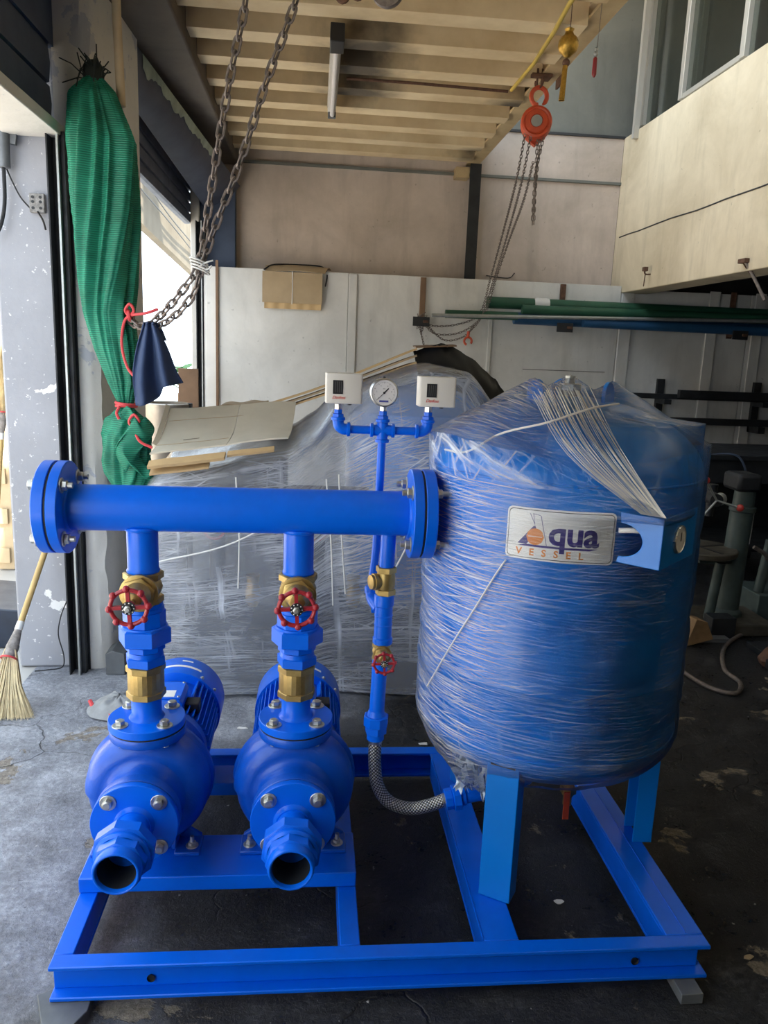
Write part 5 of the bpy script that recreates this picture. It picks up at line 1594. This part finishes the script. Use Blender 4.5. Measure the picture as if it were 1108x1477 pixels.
# offcuts beside the pier
solo('steel_offcut', MB().prism([(0, 0), (.085, 0), (.085, .10), (.03, .115), (0, .10)], (-.915, 3.43, .001), (1, 0, 0), (0, 0, 1), -.12), GREYBOX, 'grey square steel block on the floor at the foot of the pier', 'steel block', bevel=.003)
st_ = thing('steel_crate', 'black stacked steel section behind the grey block at the foot of the pier', 'steel section', (-.83, 3.72, 0))
part('lower_section', MB().bb(-.868, -.72, 3.64, 3.9, .001, .15), DARKMETAL, st_, bevel=.003)
part('upper_section', MB().bb(-.865, -.73, 3.64, 3.9, .152, .30), DARKMETAL, st_, bevel=.003)
part('cap_plate', MB().bb(-.866, -.72, 3.63, 3.91, .30, .315), GREYBOX, st_, bevel=.002)
solo('wood_block', MB().bb(-.80, -.755, 3.45, 3.52, .001, .085), BROWNWOOD, 'small brown wood block between the grey steel block and the pump riser', 'wood block', bevel=.003)
rg = MB()
def rag(u, v):
    a = u * 2 * pi; r = v
    return (-.77 + .13 * r * cos(a), 3.08 + .12 * r * sin(a) * (1 + .2 * nz(a, 1, 0)), .008 + .055 * (1 - r * r) + .022 * (1 - r) * nz(cos(a) * 2.5, sin(a) * 2.5, r * 4) + .012 * nz(cos(a) * 5, sin(a) * 5, r * 6) * (1 - r))
rg.grid(rag, 48, 14, True)
solo('floor_rag', rg, pbr('grey_rag', (.36, .37, .38), .9, var=.35, vs=14), 'crumpled grey rag on the floor behind the left pump', 'rag', sharp=180)
solo('orange_strip', MB().tube(smooth_path([(-.895, 3.10, .03), (-.86, 3.05, .012), (-.80, 3.0, .02), (-.765, 2.97, .012)], 14), .009, 6), ROPE, 'orange red cord lying under the grey rag on the floor', 'cord')

# ------------------------------------------------------------------ chain hoist on the edge beam
hc = Vector((1.178, 4.50, 2.737))
ho = thing('chain_hoist', 'orange red chain hoist hanging from the edge beam with black chains', 'chain hoist', hc - Vector((0, 0, .1)))
HA = Vector((-.22, -1, .05)).normalized()
bd = MB().lathe([(.075, .045), (.083, .040), (.084, -.02), (.080, -.03), (.07, -.035), (.062, -.030), (.058, -.036), (.034, -.038), (.032, -.034), (0, -.034)][::1], hc, -HA, 48)
bd.prism([(-.055, -.06), (.0, -.105), (.055, -.06)], hc - HA * .03, (1, -.22, 0), (0, 0, 1), -.05)
part('housing', bd, ORANGE, ho)
part('back_cover', MB().lathe([(.07, 0), (.078, .01), (.075, .05), (.05, .065), (0, .066)], hc - HA * .045, -HA, 40, cap=False), DARKMETAL, ho)
part('badge', MB().cyl(hc + HA * .036, hc + HA * .040, .030, n=28), GALV, ho, 'round silver badge')
part('hook', MB().tube([hc + Vector((.005 + .043 * sin(a) * 1.0, 0, .132 + .045 * cos(a))) for a in [radians(-150 + 12 * i) for i in range(26)]], [.012] * 24 + [.008, .005], 10).cyl(hc + Vector((-.01, 0, .08)), hc + Vector((-.012, 0, .098)), .016, n=14), ORANGE, ho, 'red top hook')
part('sling', MB().torus(hc + Vector((.0, 0, .205)), (1, .5, 0), .032, .005, 20, 6).tube([hc + Vector((-.012, 0, .17)), hc + Vector((-.012, 0, .27))], .006, 6).tube([hc + Vector((.014, 0, .17)), hc + Vector((.014, 0, .27))], .006, 6), RUST, ho)
part('beam_clamp', MB().bb(hc.x - .05, hc.x + .06, hc.y - .04, hc.y + .04, 2.957, 2.974).bb(hc.x + .11, hc.x + .122, hc.y - .07, hc.y + .07, 2.93, 3.20), RUST, ho, bevel=.002)
tm = link_maker(.016, .0062, .0023, 4, 4)
def fine_chain(parent, path, step, mat, name, label=None, mk=tm):
    base = mk(); m = MB()
    for i, (p, t) in enumerate(resample(path, step)):
        M = along(p, t, (pi / 2) * (i % 2) + .4)
        m.add([M @ v for v in base.v], base.f)
    return part(name, m, mat, parent, label, kind='stuff')
H1 = smooth_path([(1.114, 4.480, 2.663), (1.150, 4.750, 2.492), (1.269, 5.500, 2.335), (1.308, 6.000, 2.062), (1.299, 6.280, 1.810), (1.141, 6.360, 1.721), (0.948, 6.380, 1.702), (0.875, 6.390, 1.743)], 60)
H2 = smooth_path([(1.146, 4.480, 2.651), (1.180, 4.750, 2.475), (1.299, 5.500, 2.314), (1.331, 6.000, 2.038), (1.306, 6.250, 1.778), (1.223, 6.300, 1.658)], 60)
H3 = smooth_path([(1.176, 4.500, 2.534), (1.238, 4.900, 2.409), (1.336, 5.600, 2.284), (1.351, 6.000, 2.064), (1.336, 6.250, 1.821), (1.185, 6.340, 1.668), (0.978, 6.370, 1.638), (0.865, 6.390, 1.721)], 60)
for nm, pth in (('hand_chain', H1), ('load_chain', H2), ('hand_chain', H3)):
    fine_chain(ho, pth, .0215, CHAIN, nm)
K1 = [hc + Vector((.012, 0, -.08)), Vector((1.206, 4.500, 2.210))]
K2 = [hc + Vector((.030, .01, -.08)), Vector((1.202, 4.520, 2.224))]
for pth in (K1, K2): fine_chain(ho, pth, .0215, CHAIN, 'loose_chain')
fine_chain(ho, [hc + Vector((.045, 0, -.08)), Vector((1.192, 4.500, 2.481)), Vector((1.201, 4.520, 2.239))], .0215, CHAIN, 'loose_chain')
part('bottom_hook', MB().tube([Vector((1.222, 6.300, 1.593)) + Vector((.030 * sin(a), 0, .030 * cos(a))) for a in [radians(-160 + 12 * i) for i in range(25)]], .009, 8).cyl((1.220, 6.300, 1.625), (1.223, 6.300, 1.669), .012, n=10), ORANGE, ho, 'small red bottom hook')
lc = thing('chain_bundle', 'knotted dark chain hanging on the wall bracket at the left end of the pipe rack', 'chain', (0.861, 6.380, 1.536))
fine_chain(lc, [(0.821, 6.380, 1.778), (0.842, 6.370, 1.671), (0.884, 6.380, 1.536)], .02, CHAIN, 'chain_end')
fine_chain(lc, smooth_path([(0.869, 6.370, 1.796), (0.804, 6.360, 1.739), (0.895, 6.360, 1.710), (0.819, 6.370, 1.686), (0.880, 6.360, 1.774), (0.854, 6.370, 1.644)], 40), .018, CHAIN, 'chain_knot')
fine_chain(lc, smooth_path([(0.880, 6.380, 1.721), (1.035, 6.360, 1.597), (1.188, 6.340, 1.624), (1.269, 6.320, 1.714)], 30), .02, CHAIN, 'chain_loop')

# ornaments
go = thing('hanging_ornament', 'gold lantern ornament with a long tassel hanging by the edge beam', 'ornament', (1.051, 3.550, 2.597))
g0 = Vector((1.043, 3.550, 2.785))
part('cord', MB().tube([g0 + Vector((.003, 0, .05)), g0 + Vector((.003, 0, .16))], .002, 5), RUST, go)
part('lantern', MB().lathe([(r_a * .8, h_a * .8) for r_a, h_a in ((.012, -.058), (.026, -.046), (.046, -.028), (.054, -.006), (.052, .020), (.040, .040), (.026, .050), (.020, .066), (.026, .078), (.012, .086))], g0, (0, 0, 1), 24), GOLD, go)
part('bead', MB().ball(g0 + Vector((-.004, 0, -.066)), .016, 12, 8), RUST, go)
ts = MB()
for i in range(18):
    a = 2 * pi * i / 18; ts.tube([g0 + Vector((-.006 + .008 * cos(a), .008 * sin(a), -.078)), g0 + Vector((-.011 + .010 * cos(a), .010 * sin(a), -.215))], .0026, 5)
part('tassel', ts, GOLD, go)
ro_ = thing('hanging_pendant', 'thin dark red pendant with a silver bead hanging right of the gold ornament', 'ornament', (1.184, 3.600, 2.703))
r0 = Vector((1.181, 3.600, 2.732))
part('cord', MB().tube([r0 + Vector((.004, 0, .06)), r0 + Vector((.010, 0, .30))], .0016, 5), CHAIN, ro_)
part('pendant', MB().lathe([(.004, -.045), (.010, -.035), (.009, .03), (.004, .036)], r0, (0, 0, 1), 14), pbr('dark_red', (.24, .015, .02), .4), ro_)
part('bead', MB().ball(r0 + Vector((.001, 0, .048)), .010, 10, 8).ball(r0 + Vector((.001, 0, .066)), .008, 10, 8), GALV, ro_)
part('top_swivel', MB().ball(r0 + Vector((.008, 0, .285)), .011, 10, 8, (1, 1, 2)), RUST, ro_)
yp = thing('yellow_pipe', 'thin yellow pipe running under the joists beside the edge beam', 'pipe', (1.1, 4.3, 2.93))
part('tube', MB().tube([(1.025, 3.404, 2.930), (1.024, 3.514, 2.930), (1.048, 3.800, 2.930), (1.067, 4.211, 2.930), (1.058, 4.625, 2.930)], .010, 12), pbr('yellow_enamel', (.55, .40, .07), .45, var=.2), yp)
cdt = thing('ceiling_conduit', 'thin rusty conduit pipe running along under a ceiling joist', 'pipe', (.6, 4.72, 2.94))
part('tube', MB().tube([(0.147, 4.658, 2.940), (0.529, 4.656, 2.940), (1.052, 4.684, 2.940)], .008, 8), RUST, cdt)
hk = thing('hoist_hook', 'rusty steel hooks and wheel of an overhead hoist at the top edge of the picture', 'hook', (.1, 3.0, 2.72))
for px_ in ((0.074, 3.000, 2.656), (0.126, 3.000, 2.669)):
    p_ = Vector(px_)
    part('hook', MB().tube([p_ + Vector((.026 * cos(a), .01, .075 + .058 * sin(a))) for a in [pi + pi * i / 12 for i in range(13)]], .010, 8).cyl(p_ + Vector((-.026, .01, .075)), p_ + Vector((-.026, .01, .2)), .010, n=8).cyl(p_ + Vector((.026, .01, .075)), p_ + Vector((.026, .01, .2)), .010, n=8), RUST, hk)
p_ = Vector((0.230, 3.000, 2.715))
part('wheel', MB().lathe([(.03, -.012), (.055, -.012), (.058, 0), (.055, .012), (.03, .012)], p_, (.3, 1, 0), 32), CHAIN, hk)
part('crossbar', MB().bb(-.08, .18, 3.005, 3.025, 2.86, 2.90), RUST, hk)

lt = thing('batten_light', 'unlit white fluorescent batten light with a black end cap under the joists', 'ceiling light', (.10, 4.6, 2.87))
part('tray', MB().prism([(-.022, 0), (.022, 0), (.028, .045), (-.028, .045)], (.078, 3.98, 2.905), (1, 0, 0), (0, 0, 1), -1.22), pbr('batten_white', (.62, .60, .56), .4), lt)
part('tube', MB().cyl((.078, 4.05, 2.89), (.082, 5.18, 2.89), .014, n=16), DIAL, lt)
part('end_cap', MB().bb(.046, .112, 3.94, 4.10, 2.870, 2.950), INK, lt, 'black end cap', bevel=.004)
part('end_cap', MB().bb(.056, .104, 5.17, 5.21, 2.875, 2.950), GREYBOX, lt, bevel=.004)

# ------------------------------------------------------------------ pipe rack on the partition
def rack(px, lab):
    r = thing('wall_bracket', lab, 'bracket', (px, 6.40, 1.70))
    part('upright', MB().bb(px - .022, px + .022, 6.405, 6.424, 1.70, 2.075), BROWNWOOD if px < 1.5 else RUST, r, bevel=.002)
    part('arm', MB().bb(px - .02, px + .02, 6.16, 6.42, 1.715, 1.735), RUST, r, bevel=.002)
    part('foot_plate', MB().bb(px - .10, px + .03, 6.17, 6.18, 1.69, 1.76), DARKMETAL, r, bevel=.002)
    return r
rack(.857, 'rusty bracket at the left end of the pipe rack, with chain on it')
rack(2.00, 'rusty upright bracket under the green pipes, right of the hoist chain')
rack(3.45, 'rusty bracket under the green and blue pipes at the right edge')
def long_pipe(x0, x1, y, z0, z1, r, mat, label, grp=None, n=24):
    m = MB().lathe([(r * .86, .002), (r, .002), (r, (x1 - x0)), (r * .86, (x1 - x0))], (x0, y, z0), (1, 0, (z1 - z0) / (x1 - x0)), n)
    return solo('stored_pipe', m, mat, label, 'pipe', grp)
long_pipe(1.36, 4.5, 6.32, 1.90, 1.90, .046, GREENPIPE, 'thick green pipe, topmost on the wall rack')
long_pipe(1.62, 4.5, 6.22, 1.852, 1.87, .036, GREENPIPE, 'thinner green pipe lying in front of the thick green pipe on the rack')
long_pipe(1.02, 1.60, 6.26, 1.795, 1.80, .032, GREENPIPE, 'short green pipe at the left end of the rack')
long_pipe(1.58, 4.5, 6.30, 1.787, 1.775, .047, BLUEPIPE, 'thick blue pipe on the wall rack below the green pipes')
long_pipe(2.12, 4.5, 6.215, 1.772, 1.76, .038, BLUEPIPE, 'blue pipe in front of the thick blue pipe on the rack')
long_pipe(.90, 4.5, 6.175, 1.775, 1.865, .014, GALV, 'thin galvanised pipe along the front of the rack', n=14)
solo('pipe_wrapping', MB().lathe([(.050, 0), (.054, .03), (.050, .07), (.053, .10), (.049, .12)], (1.74, 6.32, 1.90), (1, 0, 0), 20), WHITETIE, 'whitish tape wrapped round the topmost green pipe', 'tape')
def bar_stock(x0, x1, y, z, h, label):
    return solo('steel_bar', MB().bb(x0, x1, y, y + .05, z, z + h), DARKMETAL, label, 'steel bar', bevel=.002)
bar_stock(2.35, 4.5, 6.30, 1.19, .042, 'long black steel bar on the wall, upper of the racked bars')
bar_stock(3.00, 4.5, 6.24, 1.205, .065, 'thicker black steel bar lying in front of the upper racked bar')
bar_stock(2.70, 4.5, 6.30, .985, .055, 'long black steel bar on the wall, lower of the racked bars')
for x_ in (2.9, 3.75):
    solo('bar_support', MB().bb(x_ - .03, x_ + .03, 6.25, 6.424, .93, .985).bb(x_ - .03, x_ + .03, 6.39, 6.424, .93, 1.35).bb(x_ - .03, x_ + .03, 6.23, 6.39, 1.15, 1.19), DARKMETAL, 'dark bar support on the panelling, %s one' % ('left' if x_ < 3 else 'right'), 'bracket')
lp = thing('lamp_fitting', 'small rusty wall fitting hanging under the upper right wall at the right edge', 'fitting', (2.360, 4.400, 2.081))
f0 = Vector((2.492, 4.55, 2.085))
part('plate', MB().bb(2.47, 2.499, 4.52, 4.60, 2.075, 2.10), RUST, lp, bevel=.002)
part('wire', MB().tube(smooth_path([f0, f0 + Vector((.04, -.05, -.10)), f0 + Vector((.09, -.10, -.22))], 8), .010, 8), CHAIN, lp)
part('strip', MB().bar(f0 + Vector((-.01, .02, .0)), f0 + Vector((.10, -.08, -.20)), .015, .006), RUST, lp)
cr_ = Vector((2.49, 6.0, 2.15))
solo('wall_hook', MB().tube(smooth_path([(2.499, 5.9, 2.13), (2.46, 5.9, 2.13), (2.45, 5.9, 2.16)], 6), .006, 6).bb(2.44, 2.47, 5.88, 5.92, 2.15, 2.18).tube([(2.46, 5.9, 2.13), (2.455, 5.9, 2.04)], .004, 5), RUST, 'tiny rusty hook on the lower edge of the upper right wall near the corner', 'hook')
solo('wall_crack', MB().tube(smooth_path([(1.42, 6.695, 2.14), (1.52, 6.694, 2.13), (1.62, 6.694, 2.13), (1.66, 6.694, 2.17)], 10), .004, 5), DARKMETAL, 'bent dark wire on the back wall just above the partition', 'wire')

# ------------------------------------------------------------------ workbench and machines in the dark bay
wb = thing('workbench', 'dark steel workbench under the panelled wall behind the drill press', 'bench', (3.4, 5.3, 0))
part('top', MB().bb(2.45, 4.5, 5.0, 5.75, .86, .895), DARKMETAL, wb, bevel=.004)
part('apron', MB().bb(2.47, 4.5, 5.03, 5.06, .70, .86), DARKMETAL, wb, bevel=.003)
for x_ in (2.50, 3.40, 4.40):
    for y_ in (5.05, 5.68): part('leg', MB().bb(x_, x_ + .06, y_, y_ + .05, .001, .70), DARKMETAL, wb, bevel=.003)
part('back_panel', MB().bb(2.5, 4.5, 5.70, 5.73, .05, .70), DARKMETAL, wb)
part('shelf', MB().bb(2.52, 4.46, 5.08, 5.70, .22, .25), DARKMETAL, wb)
part('cable', MB().tube(smooth_path([(2.618, 5.050, 0.881), (2.810, 5.000, 0.903), (2.884, 4.970, 0.848), (2.929, 4.970, 0.698), (2.954, 4.970, 0.410), (2.977, 4.970, 0.214)], 30), .007, 8), pbr('blue_cable', (.05, .07, .11), .5), wb, 'grey blue cable hanging down')
dp = thing('drill_press', 'grey green column drill press with round table and red knobs, right of the wrapped tank', 'drill press', (2.42, 4.15, 0))
part('base', MB().bb(2.10, 2.62, 3.95, 4.30, .001, .07), IRON, dp, bevel=.008)
part('base_block', MB().bb(2.22, 2.36, 3.92, 4.02, .001, .12), DARKMETAL, dp, bevel=.004)
part('column', MB().lathe([(.085, .07), (.085, .09), (.066, .11), (.064, .45), (.064, .68), (.072, .685), (.072, .71), (.058, .715), (.056, .81)], (2.42, 4.15, 0), (.03, 0, 1), 36), MACHINE, dp)
part('rack', MB().bar((2.478, 4.11, .50), (2.482, 4.11, .68), .012, .014, (0, 1, 0)), GALV, dp)
part('round_table', MB().lathe([(.05, -.05), (.20, -.02), (.205, -.016), (.205, .008), (.20, .012), (0, .012)], (2.21, 4.14, .46), (0, 0, 1), 48, cap=False), IRON, dp, 'round slotted iron table')
tbl = MB()
for a_ in (0.3, 1.87): tbl.box((2.21, 4.14, .4725), (.34, .018, .003), Matrix.Rotation(a_, 3, 'Z'))
part('table_slot', tbl, INK, dp)
part('table_arm', MB().bb(2.20, 2.42, 4.10, 4.20, .38, .44), MACHINE, dp, bevel=.01)
part('side_post', MB().cyl((2.27, 4.06, .07), (2.30, 4.06, .40), .028, n=20), MACHINE, dp)
part('head', MB().bb(2.36, 2.50, 4.08, 4.26, .80, .90), DARKMETAL, dp, bevel=.02)
part('quill', MB().cyl((2.22, 4.1, .84), (2.22, 4.1, .66), .03, .02, 20), DARKMETAL, dp)
hb = Vector((2.183, 3.970, 0.772))
part('feed_hub', MB().cyl(hb, hb + Vector((.02, .12, 0)), .035, n=24), DARKMETAL, dp)
for q_, nm_ in (((2.094, 3.940, 0.885), 1), ((2.304, 3.940, 0.739), 2), ((2.083, 3.940, 0.669), 3)):
    q_ = Vector(q_)
    part('feed_spoke', MB().cyl(hb, q_, .006, n=10), GALV, dp)
    if nm_ < 3: part('knob', MB().ball(q_, .020, 14, 10), pbr('red_knob', (.5, .05, .04), .35), dp, 'red ball knob')
part('lamp', MB().ball((2.235, 4.03, .77), .035, 14, 10), GALV, dp)
gr_ = thing('bench_grinder', 'dark pedestal machine post with a slanted steel guard at the right edge', 'machine', (2.85, 4.35, 0))
part('pedestal', MB().bb(2.66, 3.0, 4.22, 4.52, .001, .16), MACHINE, gr_, bevel=.006)
part('stand', MB().cyl((2.70, 4.30, .16), (2.735, 4.30, .48), .03, n=18).cyl((2.735, 4.30, .48), (2.75, 4.30, .66), .018, n=14), MACHINE, gr_)
part('guard', MB().prism([(0, 0), (.16, 0), (.20, .62), (.085, .64)], (2.84, 4.32, .16), (1, 0, 0), (0, 0, 1), -.10), DARKMETAL, gr_, bevel=.004)
part('guard_edge', MB().bar((2.842, 4.315, .16), (2.927, 4.315, .80), .012, .012, (0, 1, 0)).bar((2.927, 4.315, .80), (3.02, 4.315, .79), .012, .012, (0, 1, 0)), GALV, gr_)
part('crank', MB().tube(smooth_path([(2.62, 4.28, .44), (2.69, 4.27, .40), (2.72, 4.28, .36), (2.80, 4.27, .30)], 10), .012, 8), CHAIN, gr_)
solo('scrap_wedge', MB().prism([(0, 0), (.17, .03), (.12, .13), (.05, .15)], (2.02, 3.80, .001), (1, .2, 0), (0, 0, 1), -.10), pbr('ochre_rust', (.34, .20, .09), .8, var=.4, vs=12), 'orange brown rusty steel wedge on the floor beside the drill press base', 'scrap', bevel=.003)
pile = [('scrap_plate', MB().bb(2.36, 2.62, 3.62, 3.80, .001, .035), DARKMETAL, 'dark flat scrap plate on the floor in front of the drill press'),
        ('scrap_casting', MB().lathe([(.06, 0), (.075, .03), (.05, .075), (.03, .10), (0, .10)], (2.36, 3.55, .001), (0, 0, 1), 9), RUST, 'small rusty casting in the scrap in front of the drill press'),
        ('paper_scrap', MB().sheet(lambda u, v: (2.50 + .10 * u, 3.56 + .08 * v, .05 + .02 * sin(u * 5 + v * 3)), 8, 8, .003), PLATE, 'crumpled whitish paper on the scrap in front of the drill press'),
        ('scrap_tray', MB().bb(2.30, 2.75, 3.40, 3.52, .001, .05), DARKMETAL, 'long dark steel channel on the floor at the right edge')]
for nm, mb_, mt, lb_ in pile: solo(nm, mb_, mt, lb_, 'scrap', bevel=.003)
hz_ = smooth_path([(2.650, 4.078, 0.012), (2.426, 3.963, 0.012), (2.211, 3.754, 0.012), (2.063, 3.477, 0.012), (2.054, 3.313, 0.012), (1.964, 3.198, 0.012), (1.869, 3.274, 0.012), (1.824, 3.502, 0.012)], 50)
solo('floor_hose', MB().tube(hz_, .011, 10), CHAIN, 'thin grey hose curling over the dark floor at the right', 'hose')
solo('floor_plate', MB().bb(1.86, 2.30, 3.86, 4.0, .001, .022), GREYBOX, 'flat grey steel strip on the floor left of the drill press', 'steel strip')
rf = random.Random(21)
for i, (p, s, mt) in enumerate((((0.458, 2.768, 0.003), .022, PLATE), ((-0.253, 2.907, 0.003), .020, PLATE), ((0.713, 1.871, 0.003), .016, PLATE), ((1.148, 1.647, 0.003), .014, CARD), ((2.074, 4.034, 0.004), .018, INK))):
    p = Vector(p); ang = rf.uniform(0, 6)
    poly = [(s * cos(a_ + ang) * rf.uniform(.5, 1.2), s * .6 * sin(a_ + ang) * rf.uniform(.5, 1.2)) for a_ in [2 * pi * k_ / 7 for k_ in range(7)]]
    solo('floor_scrap', MB().prism(poly, (p.x, p.y, .001), (1, 0, 0), (0, 1, 0), .003), mt,
         ('white paper chip on the floor right of the hose union', 'white paper chip on the floor between the two pumps', 'white chip on the dark floor under the tank', 'brown chip on the floor right of the frame corner', 'small black lump on the floor right of the tank')[i], 'scrap')
